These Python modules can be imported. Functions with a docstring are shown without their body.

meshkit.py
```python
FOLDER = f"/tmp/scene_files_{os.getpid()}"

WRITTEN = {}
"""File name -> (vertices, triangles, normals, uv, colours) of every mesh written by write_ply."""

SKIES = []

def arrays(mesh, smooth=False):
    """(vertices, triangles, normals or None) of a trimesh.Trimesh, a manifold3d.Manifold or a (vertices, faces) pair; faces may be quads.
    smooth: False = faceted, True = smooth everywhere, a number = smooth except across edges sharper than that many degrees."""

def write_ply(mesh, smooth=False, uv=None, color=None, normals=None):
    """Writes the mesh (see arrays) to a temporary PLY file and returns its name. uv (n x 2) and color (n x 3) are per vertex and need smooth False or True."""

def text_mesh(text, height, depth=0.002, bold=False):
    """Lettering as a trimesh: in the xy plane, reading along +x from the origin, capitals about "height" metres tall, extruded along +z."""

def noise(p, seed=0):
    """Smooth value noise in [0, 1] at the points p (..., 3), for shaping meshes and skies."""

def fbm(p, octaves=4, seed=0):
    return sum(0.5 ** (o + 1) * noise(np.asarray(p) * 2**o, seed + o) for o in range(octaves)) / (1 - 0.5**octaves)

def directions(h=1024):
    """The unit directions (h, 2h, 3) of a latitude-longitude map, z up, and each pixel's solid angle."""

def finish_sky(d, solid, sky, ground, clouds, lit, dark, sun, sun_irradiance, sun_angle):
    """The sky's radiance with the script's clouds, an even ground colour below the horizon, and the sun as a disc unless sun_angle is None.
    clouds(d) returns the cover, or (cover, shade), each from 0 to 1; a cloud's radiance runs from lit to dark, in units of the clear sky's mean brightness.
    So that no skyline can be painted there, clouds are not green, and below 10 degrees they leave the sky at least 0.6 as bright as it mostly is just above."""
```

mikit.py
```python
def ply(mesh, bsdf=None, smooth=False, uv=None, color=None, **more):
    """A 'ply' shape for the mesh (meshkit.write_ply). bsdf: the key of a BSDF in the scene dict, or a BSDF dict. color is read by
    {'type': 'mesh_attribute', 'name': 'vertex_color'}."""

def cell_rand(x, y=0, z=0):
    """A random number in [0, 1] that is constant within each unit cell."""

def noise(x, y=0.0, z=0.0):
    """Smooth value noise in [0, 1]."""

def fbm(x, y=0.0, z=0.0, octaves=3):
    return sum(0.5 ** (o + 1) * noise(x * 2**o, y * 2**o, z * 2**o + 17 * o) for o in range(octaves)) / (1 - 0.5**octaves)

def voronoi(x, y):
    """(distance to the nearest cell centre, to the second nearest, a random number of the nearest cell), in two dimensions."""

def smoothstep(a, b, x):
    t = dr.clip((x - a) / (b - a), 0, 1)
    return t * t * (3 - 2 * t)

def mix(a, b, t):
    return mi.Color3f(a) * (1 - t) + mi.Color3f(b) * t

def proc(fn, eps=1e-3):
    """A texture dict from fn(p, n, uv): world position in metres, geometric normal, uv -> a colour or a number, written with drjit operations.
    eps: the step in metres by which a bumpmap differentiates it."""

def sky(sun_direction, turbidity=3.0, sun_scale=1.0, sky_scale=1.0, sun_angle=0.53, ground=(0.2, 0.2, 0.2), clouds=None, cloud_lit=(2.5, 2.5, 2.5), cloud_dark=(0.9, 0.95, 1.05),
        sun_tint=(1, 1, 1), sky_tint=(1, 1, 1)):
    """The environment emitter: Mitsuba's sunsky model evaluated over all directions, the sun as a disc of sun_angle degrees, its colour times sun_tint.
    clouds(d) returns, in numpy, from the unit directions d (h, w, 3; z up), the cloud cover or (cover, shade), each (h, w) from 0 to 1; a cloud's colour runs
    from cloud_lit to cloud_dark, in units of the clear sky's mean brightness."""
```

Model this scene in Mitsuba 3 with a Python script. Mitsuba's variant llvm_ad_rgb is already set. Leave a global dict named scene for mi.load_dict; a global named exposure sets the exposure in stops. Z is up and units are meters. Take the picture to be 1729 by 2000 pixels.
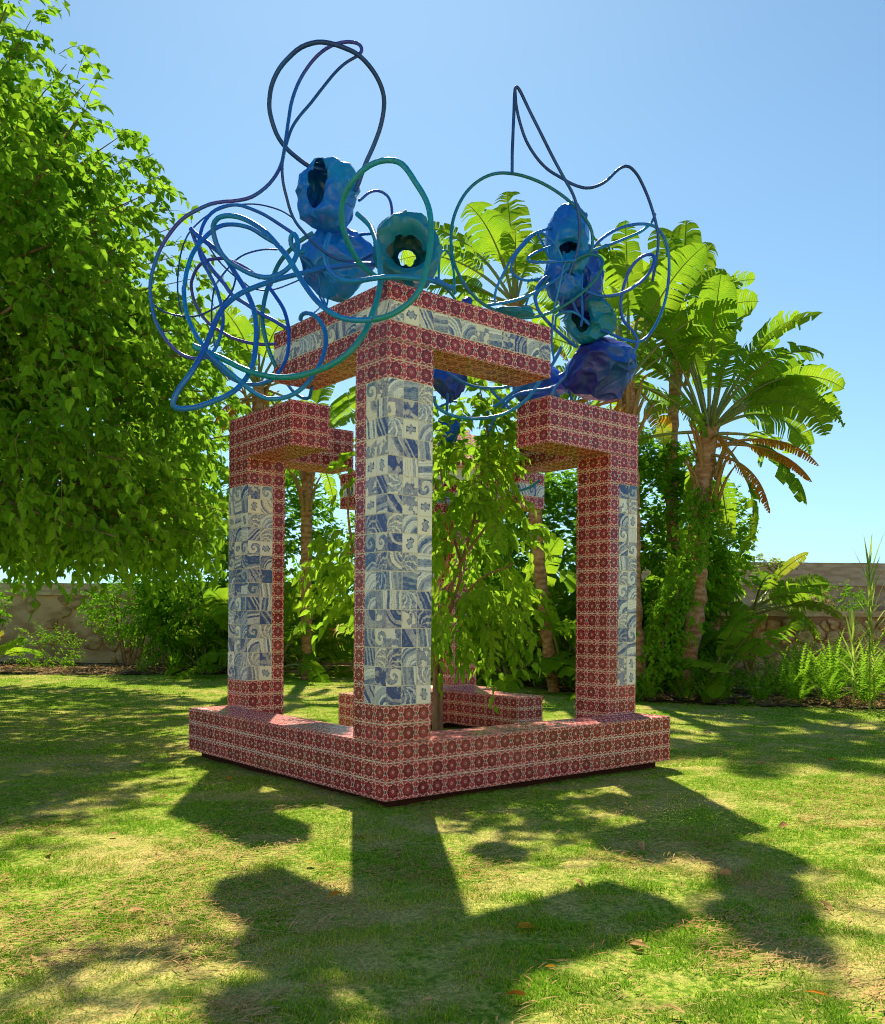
import math
import numpy as np
import trimesh
import drjit as dr
import mitsuba as mi
import mikit
import meshkit
from mikit import noise, fbm, smoothstep, mix, cell_rand, proc
from scipy.spatial import Voronoi

# ------------------------------------------------------------------ camera, sky, exposure
scene, labels = {}, {}
TILE, GAP = 0.15, 0.07                      # tile pitch; height of the tiled base above the lawn
YAW, PITCH, ROLL, FOCAL = 0.8816, -0.0071, 0.0082, 1801.8
EYE = np.array([0, 0, GAP + 9.5316 * TILE])
FWD = np.array([0, math.cos(PITCH), math.sin(PITCH)])
_r, _u = np.array([1.0, 0, 0]), np.array([0, -math.sin(PITCH), math.cos(PITCH)])
RIGHT = math.cos(ROLL) * _r + math.sin(ROLL) * _u
UP = np.cross(RIGHT, FWD)
_m = np.eye(4)
_m[:3, 0], _m[:3, 1], _m[:3, 2], _m[:3, 3] = -RIGHT, UP, FWD, EYE
scene['camera'] = {'type': 'perspective', 'fov_axis': 'x', 'fov': math.degrees(2 * math.atan(864.5 / FOCAL)), 'near_clip': 0.05, 'far_clip': 1000.0,
                   'principal_point_offset_y': -0.1107, 'to_world': mi.ScalarTransform4f(_m.tolist())}
SUN_EL, SUN_X = math.radians(48), -0.089
SUN = np.array([SUN_X * math.cos(SUN_EL), math.sqrt(1 - SUN_X ** 2) * math.cos(SUN_EL), math.sin(SUN_EL)])
scene['sky'] = mikit.sky(SUN.tolist(), turbidity=2.2, sun_scale=1.0, sky_scale=0.74, sky_tint=(0.82, 0.94, 0.98), sun_angle=0.9, ground=(0.1, 0.14, 0.05))
exposure = 2.9


def at(px, py, y):
    """A point of the place at the depth y, seen at the photograph's pixel."""
    d = FWD + RIGHT * ((px - 864.5) / FOCAL) - UP * ((py - 1221.5) / FOCAL)
    return EYE + d * (y / d[1])


def rng_of(seed):
    return np.random.default_rng(seed)


# ------------------------------------------------------------------ materials
def C3(r, g, b):
    return mi.Color3f(r, g, b)


def bsdf(name, **kw):
    scene[name] = kw
    return name


def red_tile_print(p, n, uv):
    """A rosette of needles in a ring of small white stars: the print on one glazed tile (uv 0..1 within a tile)."""
    fx, fy = uv.x - dr.floor(uv.x) - 0.5, uv.y - dr.floor(uv.y) - 0.5
    rnd = cell_rand(dr.floor(uv.x), dr.floor(uv.y), 3)
    r, a = dr.sqrt(fx * fx + fy * fy), dr.atan2(fy, fx)
    red = mix(C3(0.30, 0.022, 0.03), C3(0.44, 0.05, 0.06), rnd)
    pale, ink = C3(0.80, 0.66, 0.58), C3(0.016, 0.014, 0.02)
    green = C3(0.015, 0.03, 0.035)
    s8, c16 = dr.abs(dr.sin(a * 8)), dr.cos(a * 16)
    col = red
    col = dr.select((r > 0.09) & (r < 0.34) & (s8 < 0.28 + 0.55 * smoothstep(0.15, 0.32, r)), ink, col)
    col = dr.select((r > 0.355) & (r < 0.40) & (dr.cos(a * 8 + 3.14) > 0.25), pale, col)
    col = dr.select((r > 0.415) & (r < 0.47) & (dr.cos(a * 8) > 0.55), pale, col)
    ax, ay = dr.abs(fx), dr.abs(fy)
    ex = dr.minimum(dr.sqrt(dr.square(ax - 0.5) + dr.square(ay * 0.62)), dr.sqrt(dr.square(ay - 0.5) + dr.square(ax * 0.62)))
    ec = dr.sqrt(dr.square(ax - 0.5) + dr.square(ay - 0.5))
    col = dr.select(ex < 0.085, pale, col)
    col = dr.select(ex < 0.06, green, col)
    col = dr.select((ec > 0.13) & (ec < 0.20) & (r > 0.47) & (dr.abs(dr.cos(dr.atan2(ay - 0.5, ax - 0.5) * 2)) < 0.45), pale, col)
    col = dr.select(ec < 0.095, pale, col)
    col = dr.select(ec < 0.065, green, col)
    col = dr.select(r < 0.075, pale, col)
    col = dr.select(r < 0.042, ink, col)
    return col


def blue_tile_print(p, n, uv):
    """Fragments of blue-painted pictures on cream glaze: mouldings, arcs, leaves, scrolls; another one on each tile."""
    ix, iy = dr.floor(uv.x), dr.floor(uv.y)
    x, y = uv.x - ix, uv.y - iy
    k1, k2, k3, k4, k5 = (cell_rand(ix, iy, k) for k in (1, 2, 5, 9, 14))
    ox, oy = ix * 7.31, iy * 3.77
    wx = x + 0.035 * (noise(x * 5 + ox, y * 5 + oy, 1.0) - 0.5) * 2
    wy = y + 0.035 * (noise(x * 5 + ox, y * 5 + oy, 5.0) - 0.5) * 2
    ang = dr.floor(k2 * 4) * 1.5708 + dr.select(k5 > 0.6, (k3 - 0.5) * 1.2, 0.0)
    ca, sa = dr.cos(ang), dr.sin(ang)
    s = (wx - 0.5) * ca + (wy - 0.5) * sa
    t = -(wx - 0.5) * sa + (wy - 0.5) * ca
    wash = fbm(x * 7 + ox, y * 7 + oy, 2.0, octaves=4)
    hatch = dr.abs(dr.sin((x + y * 0.4) * 95))

    def rings(q, m, salt):
        """Bands of unequal blue along q, with an ink line on each edge."""
        c = dr.floor(q * m)
        f = q * m - c
        v = cell_rand(c + 40, ix, iy + salt)
        return dr.select(v < 0.42, 0.06, v), dr.select((f < 0.10) | ((v > 0.7) & (dr.abs(f - 0.5) < 0.06)), 0.8, 0.0)

    m1, l1 = rings(s + 0.08 * dr.sin(t * 3 * k4), 5.0 + 4 * k3, 1)
    m2, l2 = rings(dr.sqrt(dr.square(s - 0.6) + dr.square(t - 0.5)), 6.0 + 4 * k4, 2)
    # a spray of leaves from a corner
    r3, a3 = dr.sqrt(dr.square(s + 0.42) + dr.square(t + 0.30)), dr.atan2(t + 0.30, s + 0.42)
    lobe = dr.abs(dr.sin(a3 * 5 + 5 * r3)) * (0.9 - 0.35 * dr.sin(r3 * 26))
    m3 = dr.select(lobe > 0.48, 0.35 + 0.5 * wash, 0.08)
    l3 = dr.select(dr.abs(lobe - 0.48) < 0.07, 0.85, 0.0)
    # one large scroll
    r4, a4 = dr.sqrt(s * s + t * t) + 0.06, dr.atan2(t, s)
    sp = dr.sin(4.2 * dr.log(r4) + a4 + k1 * 60)
    m4 = dr.select(sp > 0.3, 0.55 + 0.4 * wash, 0.10)
    l4 = dr.select(dr.abs(sp - 0.25) < 0.16, 0.9, 0.0)
    # a small ornament on bare glaze
    d5 = dr.sqrt(dr.square(s * 1.3 + 0.08 * dr.sin(t * 22)) + dr.square(t * 0.8))
    m5 = dr.select(d5 < 0.24, 0.6, 0.0)
    l5 = dr.select(dr.abs(d5 - 0.24) < 0.03, 1.0, 0.0)
    # figures: soft rounded masses
    g = fbm(wx * 3.4 + ox, wy * 3.4 + oy, 8.0)
    m6 = dr.select(g > 0.5, 0.75, dr.select(g > 0.44, 0.38, 0.08))
    l6 = dr.select(dr.abs(g - 0.5) < 0.014, 0.9, 0.0)

    def pick(v):
        b = dr.select(k1 < 0.26, v[0], dr.select(k1 < 0.48, v[1], dr.select(k1 < 0.64, v[2], v[5])))
        return dr.select(k1 < 0.78, b, dr.select(k1 < 0.92, v[3], v[4]))

    m, line = pick([m1, m2, m3, m4, m5, m6]), pick([l1, l2, l3, l4, l5, l6])
    tone = m * (0.55 + 0.6 * wash) + dr.select(hatch < 0.35, 0.10, 0.0) * m
    tone += dr.select(k1 < 0.92, 0.55 * smoothstep(0.45, 1, k5) * (0.4 + wash), 0.03)
    blue = mix(C3(0.035, 0.11, 0.30), C3(0.018, 0.045, 0.25), k3)
    cream = mix(C3(0.82, 0.75, 0.61), C3(0.76, 0.76, 0.73), k2)
    col = mix(cream, blue, dr.clip(tone, 0, 0.95))
    return mix(col, C3(0.010, 0.016, 0.09), line * (0.55 + 0.5 * wash))


bsdf('glaze_red', type='twosided', b={'type': 'principled', 'base_color': proc(red_tile_print), 'roughness': 0.25, 'specular': 0.35})
bsdf('glaze_blue', type='twosided', b={'type': 'principled', 'base_color': proc(blue_tile_print), 'roughness': 0.22, 'specular': 0.35})
bsdf('grout', type='twosided', b={'type': 'diffuse', 'reflectance': proc(lambda p, n, uv: mix(C3(0.72, 0.66, 0.55), C3(0.56, 0.50, 0.40), fbm(p.x * 9, p.y * 9, p.z * 9)))})
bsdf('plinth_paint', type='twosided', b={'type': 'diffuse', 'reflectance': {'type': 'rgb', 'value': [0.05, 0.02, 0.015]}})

PAINTS = {'cobalt': ((0.005, 0.075, 0.48), (0.006, 0.14, 0.52)), 'azure': ((0.003, 0.12, 0.52), (0.003, 0.19, 0.50)), 'teal': ((0.004, 0.21, 0.40), (0.004, 0.20, 0.27)),
          'violet': ((0.04, 0.045, 0.30), (0.01, 0.10, 0.43)), 'backlit_navy': ((0.005, 0.035, 0.18), (0.006, 0.07, 0.30)), 'indigo': ((0.010, 0.018, 0.22), (0.006, 0.06, 0.36)),  # navy: backlit shade of the upper bars put into the paint
          'lagoon': ((0.004, 0.16, 0.31), (0.003, 0.13, 0.17))}
for _k, (_a, _b) in PAINTS.items():
    bsdf('paint_' + _k, type='twosided', b={'type': 'principled', 'roughness': 0.30, 'specular': 0.3, 'clearcoat': 0.35, 'clearcoat_gloss': 0.9,
         'base_color': proc(lambda p, n, uv, a=_a, b=_b: mix(C3(*a), C3(*b), smoothstep(0.35, 0.65, fbm(p.x * 2.2, p.y * 2.2, p.z * 2.2))) * (0.82 + 0.36 * fbm(p.x * 26, p.y * 26, p.z * 26)))})


def leaf_bsdf(name, a, b, trans=0.9, rough=0.45, spots=None, veins=0.0, scale=1.7):
    def fn(p, n, uv):
        k = fbm(p.x * scale, p.y * scale, p.z * scale)
        g = noise(p.x * 11, p.y * 11, p.z * 11)
        col = mix(C3(*a), C3(*b), dr.clip(smoothstep(0.3, 0.7, k) * 0.6 + g * 0.5, 0, 1))
        if spots:
            col = mix(col, C3(*spots), smoothstep(0.62, 0.72, fbm(p.x * 3 + 40, p.y * 3, p.z * 3)))
        if veins:
            col = col * (1 - veins * dr.square(dr.sin(uv.x * 130))) 
        return col
    bsdf(name, type='principledthin', base_color=proc(fn), roughness=rough, diff_trans=trans, spec_trans=0.0, eta=1.35)


leaf_bsdf('mulberry_leaf', (0.11, 0.29, 0.015), (0.25, 0.46, 0.025), 1.2)
leaf_bsdf('young_leaf', (0.16, 0.36, 0.02), (0.28, 0.48, 0.025), 1.2)
leaf_bsdf('paddle_leaf', (0.13, 0.31, 0.015), (0.27, 0.44, 0.02), 1.2, 0.35, veins=0.25)
leaf_bsdf('old_paddle_leaf', (0.30, 0.33, 0.03), (0.18, 0.30, 0.02), 1.1, 0.45, spots=(0.42, 0.24, 0.02), veins=0.25)
leaf_bsdf('dead_leaf', (0.62, 0.20, 0.03), (0.66, 0.38, 0.04), 1.1, 0.6, veins=0.3)
leaf_bsdf('fern_leaf', (0.12, 0.30, 0.015), (0.22, 0.42, 0.02), 1.1)
leaf_bsdf('hedge_leaf', (0.09, 0.26, 0.012), (0.18, 0.38, 0.015), 1.0)
leaf_bsdf('reed_leaf', (0.22, 0.36, 0.06), (0.34, 0.44, 0.08), 1.0)
leaf_bsdf('straw_leaf', (0.50, 0.36, 0.17), (0.36, 0.20, 0.08), 0.5, 0.7)
leaf_bsdf('pink_leaf', (0.45, 0.28, 0.20), (0.25, 0.24, 0.08), 0.8, 0.7)


def grass_col(p, n, uv):
    """uv.x how dry the patch is, uv.y a number of the blade."""
    green = mix(C3(0.10, 0.30, 0.012), C3(0.26, 0.46, 0.03), uv.y)
    dry = mix(C3(0.54, 0.50, 0.14), C3(0.32, 0.43, 0.06), noise(p.x * 90, p.y * 90))
    return mix(green, dry, dr.clip(uv.x * 0.75 + 0.35 * (uv.y - 0.5), 0, 1))


bsdf('grass_blade', type='principledthin', base_color=proc(grass_col), roughness=0.5, diff_trans=0.8, spec_trans=0.0, eta=1.3)


def lawn_col(p, n, uv):
    g, f, k = fbm(p.x * 45, p.y * 45, octaves=3), noise(p.x * 170, p.y * 110), noise(p.x * 310, p.y * 310)
    thatch = mix(C3(0.09, 0.19, 0.015), C3(0.26, 0.36, 0.05), smoothstep(0.3, 0.7, g))
    thatch = mix(thatch, C3(0.06, 0.05, 0.02), smoothstep(0.6, 0.8, k) * 0.7)
    dry = mix(C3(0.44, 0.38, 0.14), C3(0.20, 0.20, 0.06), smoothstep(0.35, 0.75, f))
    return mix(thatch, dry, dr.clip(uv.x * 0.85 + 0.7 * (g - 0.5), 0, 1))


bsdf('lawn_soil', type='twosided', b={'type': 'diffuse', 'reflectance': proc(lawn_col)})
bsdf('bed_soil', type='twosided', b={'type': 'diffuse', 'reflectance': proc(lambda p, n, uv: mix(C3(0.07, 0.05, 0.035), C3(0.26, 0.19, 0.11), smoothstep(0.45, 0.7, fbm(p.x * 5, p.y * 5, p.z * 5, octaves=4))))})
bsdf('bark', type='twosided', b={'type': 'diffuse', 'reflectance': proc(lambda p, n, uv: mix(C3(0.16, 0.10, 0.06), C3(0.34, 0.22, 0.14), fbm(p.x * 22, p.y * 22, p.z * 6, octaves=4)))})
bsdf('palm_bark', type='twosided', b={'type': 'diffuse', 'reflectance': proc(lambda p, n, uv: mix(C3(0.28, 0.13, 0.06), C3(0.48, 0.29, 0.17), smoothstep(0.3, 0.7, fbm(p.x * 9, p.y * 9, p.z * 18, octaves=4))))})
bsdf('leaf_sheath', type='twosided', b={'type': 'diffuse', 'reflectance': proc(lambda p, n, uv: mix(C3(0.42, 0.17, 0.07), C3(0.30, 0.24, 0.09), fbm(p.x * 8, p.y * 8, p.z * 2)))})
bsdf('petiole', type='twosided', b={'type': 'principled', 'roughness': 0.45, 'base_color': proc(lambda p, n, uv: mix(C3(0.13, 0.20, 0.04), C3(0.22, 0.22, 0.07), noise(p.x * 5, p.y * 5, p.z * 5)))})
bsdf('stone', type='twosided', b={'type': 'diffuse', 'reflectance': proc(lambda p, n, uv: mix(C3(0.52, 0.35, 0.18), C3(0.32, 0.19, 0.09), smoothstep(0.35, 0.7, fbm(p.x * 7, p.y * 7, p.z * 7, octaves=4))))})
bsdf('mortar', type='twosided', b={'type': 'diffuse', 'reflectance': proc(lambda p, n, uv: mix(C3(0.38, 0.22, 0.11), C3(0.24, 0.13, 0.065), fbm(p.x * 6, p.y * 6, p.z * 6, octaves=4)))})
bsdf('render_coat', type='twosided', b={'type': 'diffuse', 'reflectance': proc(lambda p, n, uv: mix(C3(0.62, 0.42, 0.24), C3(0.42, 0.25, 0.13), smoothstep(0.35, 0.65, fbm(p.x * 1.8, p.y * 1.8, p.z * 2.6, octaves=5))))})
bsdf('coping', type='twosided', b={'type': 'diffuse', 'reflectance': proc(lambda p, n, uv: mix(C3(0.62, 0.46, 0.28), C3(0.46, 0.32, 0.18), smoothstep(0.35, 0.7, fbm(p.x * 3, p.y * 3, p.z * 9, octaves=4))))})
bsdf('roof_clay', type='twosided', b={'type': 'diffuse', 'reflectance': proc(lambda p, n, uv: mix(C3(0.46, 0.27, 0.17), C3(0.55, 0.42, 0.30), fbm(p.x * 3, p.y * 3, p.z * 3)))})
bsdf('house_paint', type='twosided', b={'type': 'diffuse', 'reflectance': {'type': 'rgb', 'value': [0.66, 0.60, 0.50]}})
bsdf('unseen_villa_paint', type='twosided', b={'type': 'diffuse', 'reflectance': proc(lambda p, n, uv: mix(C3(0.74, 0.67, 0.54), C3(0.66, 0.57, 0.43), fbm(p.x * 0.8, p.y * 0.8, p.z * 0.8, octaves=4)))})
bsdf('plumage', type='twosided', b={'type': 'principled', 'base_color': {'type': 'rgb', 'value': [0.012, 0.012, 0.014]}, 'roughness': 0.5})


# ------------------------------------------------------------------ helpers
def put(key, mesh, mat, smooth=False, uv=None, **props):
    if key in scene:
        k = 1
        while f'{key}_{k:03d}' in scene:
            k += 1
        key = f'{key}_{k:03d}'
    scene[key] = mikit.ply(mesh, mat, smooth=smooth, uv=uv)
    if props:
        labels[key] = props
    return key


def thing(name, label, category, group=None, **more):
    key, k = name, 0
    while key in labels:
        k += 1
        key = f'{name}_{k:03d}'
    labels[key] = {'label': label, 'category': category, **({'group': group} if group else {}), **more}
    return key


def numbered(base):
    """base, base_001, base_002 ... without asking the scene each time."""
    n = numbered.count.get(base, 0)
    numbered.count[base] = n + 1
    return base if n == 0 else f'{base}_{n:03d}'


numbered.count = {}


def spline(pts, step=0.05):
    """Catmull-Rom through the points, sampled about every step metres."""
    p = np.asarray(pts, float)
    p = np.vstack([2 * p[0] - p[1], p, 2 * p[-1] - p[-2]])
    out = []
    for i in range(1, len(p) - 2):
        n = max(2, int(np.linalg.norm(p[i + 1] - p[i]) / step))
        t = (np.arange(n) / n)[:, None]
        out.append(0.5 * (2 * p[i] + (p[i + 1] - p[i - 1]) * t + (2 * p[i - 1] - 5 * p[i] + 4 * p[i + 1] - p[i + 2]) * t ** 2 + (3 * p[i] - p[i - 1] - 3 * p[i + 1] + p[i + 2]) * t ** 3))
    return np.vstack(out + [p[-2:-1]])


def tube(path, radius, sides=8):
    """A capped round bar along the path; radius a number or one per point."""
    p = np.asarray(path, float)
    n = len(p)
    rad = np.broadcast_to(radius, (n,))
    t = np.gradient(p, axis=0)
    t /= np.linalg.norm(t, axis=1, keepdims=True) + 1e-12
    a = np.cross(t[0], [0.3, 0.5, 0.81])
    a /= np.linalg.norm(a)
    ang = np.arange(sides) * 2 * np.pi / sides
    rings = []
    for i in range(n):
        a = a - t[i] * (a @ t[i])
        a /= np.linalg.norm(a) + 1e-12
        b = np.cross(t[i], a)
        rings.append(p[i] + rad[i] * (np.cos(ang)[:, None] * a + np.sin(ang)[:, None] * b))
    v = np.vstack(rings + [p[:1], p[-1:]])
    i, j = np.meshgrid(np.arange(n - 1), np.arange(sides), indexing='ij')
    q = np.stack([i * sides + j, i * sides + (j + 1) % sides, (i + 1) * sides + (j + 1) % sides, (i + 1) * sides + j], -1).reshape(-1, 4)
    j = np.arange(sides)
    caps = np.vstack([np.stack([j * 0 + n * sides, (j + 1) % sides, j], 1), np.stack([j * 0 + n * sides + 1, (n - 1) * sides + j, (n - 1) * sides + (j + 1) % sides], 1)])
    return v, np.vstack([q[:, [0, 1, 2]], q[:, [0, 2, 3]], caps])


def join(meshes):
    vs, fs, k = [], [], 0
    for v, f in meshes:
        vs.append(v)
        fs.append(np.asarray(f) + k)
        k += len(v)
    return np.vstack(vs), np.vstack(fs)


def box(lo, hi):
    m = trimesh.creation.box(bounds=[lo, hi])
    return np.array(m.vertices), np.array(m.faces)


def rough_box(lo, hi, step, amount, freq, seed, axes=None):
    """A box with its faces divided and shaken by noise, for old walls and steps."""
    m = trimesh.creation.box(bounds=[lo, hi]).subdivide_to_size(step * 1.5)
    v = np.array(m.vertices)
    off = np.stack([meshkit.fbm(v * freq, 3, seed + k) for k in range(3)], -1) - 0.5
    return v + off * amount * 2, np.array(m.faces)


def unit(v):
    v = np.asarray(v, float)
    return v / (np.linalg.norm(v, axis=-1, keepdims=True) + 1e-12)


# ------------------------------------------------------------------ ground
def edge_y(x):
    """How far back the lawn reaches, where the planting beds begin."""
    return np.interp(x, [-30, -6, -4.2, -2.2, -0.5, 1.6, 3.0, 3.8, 9, 30], [23.3, 23.5, 25.5, 25.5, 22.5, 21.2, 18.0, 16.6, 15.6, 15.0])


def ground_z(x, y):
    p = np.stack([x * 0.5, y * 0.5, x * 0], -1)
    q = np.stack([x * 3, y * 3, x * 0], -1)
    near = np.clip((60 - np.hypot(x, y)) / 30, 0, 1)
    return near * (0.05 * (meshkit.fbm(p, 2, 3) - 0.5) + 0.02 * (meshkit.fbm(q, 2, 5) - 0.5))


def sheet(xs, ys, zf):
    X, Y = np.meshgrid(xs, ys)
    v = np.stack([X, Y, zf(X, Y)], -1).reshape(-1, 3)
    i, j = np.meshgrid(np.arange(len(ys) - 1), np.arange(len(xs) - 1), indexing='ij')
    a = i * len(xs) + j
    return v, np.stack([a, a + 1, a + 1 + len(xs), a + len(xs)], -1).reshape(-1, 4)


def dryness(x, y):
    """0 green .. 1 dry: the lawn's worn patches."""
    p = np.stack([x * 1.1 + 3.1, y * 1.1 + 1.7, x * 0], -1)
    d = 0.55 * meshkit.fbm(p, 3, 12) + 0.45 * meshkit.fbm(p * 5, 3, 14)
    return np.clip((d - 0.415) / 0.24, 0, 1)


_gv, _gf = sheet(np.concatenate([np.linspace(-400, -15, 12), np.linspace(-14.8, 14.8, 297), np.linspace(15, 400, 12)]),
                 np.concatenate([np.linspace(-400, -3, 12), np.linspace(-2.9, 26, 290), np.linspace(26.5, 500, 14)]), ground_z)
put('ground', (_gv, _gf), 'lawn_soil', smooth=True, uv=np.stack([dryness(_gv[:, 0], _gv[:, 1]), _gv[:, 0] * 0], -1), kind='structure')


def bed_sheet(x0, x1, name, depth):
    xs = np.arange(x0, x1 + 0.01, 0.25)
    rows = []
    for t in np.linspace(0, 1, 14):
        y = edge_y(xs) + 0.12 * np.sin(xs * 5) + t * depth
        z = ground_z(xs, y) + 0.012 + 0.10 * min(1, t * 6) + 0.06 * (meshkit.fbm(np.stack([xs * 3, y * 3, xs * 0], -1), 3, 9) - 0.4)
        rows.append(np.stack([xs, y, z], -1))
    n = len(xs)
    i, j = np.meshgrid(np.arange(13), np.arange(n - 1), indexing='ij')
    a = i * n + j
    put(name, (np.vstack(rows), np.stack([a, a + 1, a + 1 + n, a + n], -1).reshape(-1, 4)), 'bed_soil', smooth=True, kind='structure')


bed_sheet(-24, -4.0, 'planting_bed', 4.6)
bed_sheet(-2.3, 20, 'planting_bed_right', 6.0)
put('terrace', sheet(np.linspace(3.5, 40, 60), np.linspace(21.3, 60, 60), lambda x, y: 1.62 + 0.12 * meshkit.fbm(np.stack([x, y, x * 0], -1), 3, 2)), 'bed_soil', smooth=True, kind='structure')


# ------------------------------------------------------------------ walls and steps
def voronoi_stones(w, h, size, seed):
    """Polygons of an irregular rubble wall filling w x h."""
    rg = rng_of(seed)
    nx, ny = max(2, int(w / size)), max(2, int(h / (size * 0.75)))
    gx, gy = np.meshgrid(np.arange(-1, nx + 1), np.arange(-1, ny + 1))
    pts = np.stack([(gx + 0.5 + rg.uniform(-0.42, 0.42, gx.shape)) * w / nx, (gy + 0.5 + rg.uniform(-0.42, 0.42, gy.shape)) * h / ny], -1).reshape(-1, 2)
    vor = Voronoi(pts)
    for k, c in enumerate(pts):
        reg = vor.regions[vor.point_region[k]]
        if not (0 < c[0] < w and 0 < c[1] < h) or -1 in reg or len(reg) < 3:
            continue
        poly = np.clip(vor.vertices[reg], [0, 0], [w, h])
        yield poly, c


def stone_mesh(poly, proud, rg):
    """A rounded stone in the xz plane, its face towards -y."""
    c = poly.mean(0)
    n = 12
    ang = np.linspace(0, 2 * np.pi, n, endpoint=False)
    pa = np.arctan2(poly[:, 1] - c[1], poly[:, 0] - c[0])
    order = np.argsort(pa)
    P = poly[order]
    rad = []
    for a in ang:
        d = np.array([math.cos(a), math.sin(a)])
        best = 9.0
        for i in range(len(P)):
            p, e = P[i] - c, P[(i + 1) % len(P)] - P[i]
            den = d[0] * e[1] - d[1] * e[0]
            if abs(den) > 1e-9:
                t = (p[0] * e[1] - p[1] * e[0]) / den
                s = (p[0] * d[1] - p[1] * d[0]) / den
                if t > 0 and -1e-6 <= s <= 1 + 1e-6:
                    best = min(best, t)
        rad.append(best if best < 9 else 0.05)
    rad = np.maximum(np.array(rad) - 0.012, 0.02)
    rad = np.minimum(rad, 1.35 * np.median(rad))
    v, rings = [], [(1.0, 0.03), (0.97, -proud * 0.55), (0.80, -proud), (0.40, -proud * 1.15)]
    for s, y in rings:
        jit = rg.uniform(-0.006, 0.006, n)
        v.append(np.stack([c[0] + rad * s * np.cos(ang), y + jit, c[1] + rad * s * np.sin(ang)], -1))
    v = np.vstack(v + [[[c[0], -proud * 1.1, c[1]]]])
    f = []
    for k in range(3):
        for i in range(n):
            a, b = k * n + i, k * n + (i + 1) % n
            f += [[a, b, b + n], [a, b + n, a + n]]
    f += [[3 * n + i, 3 * n + (i + 1) % n, 4 * n] for i in range(n)]
    return v, np.array(f)


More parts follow.
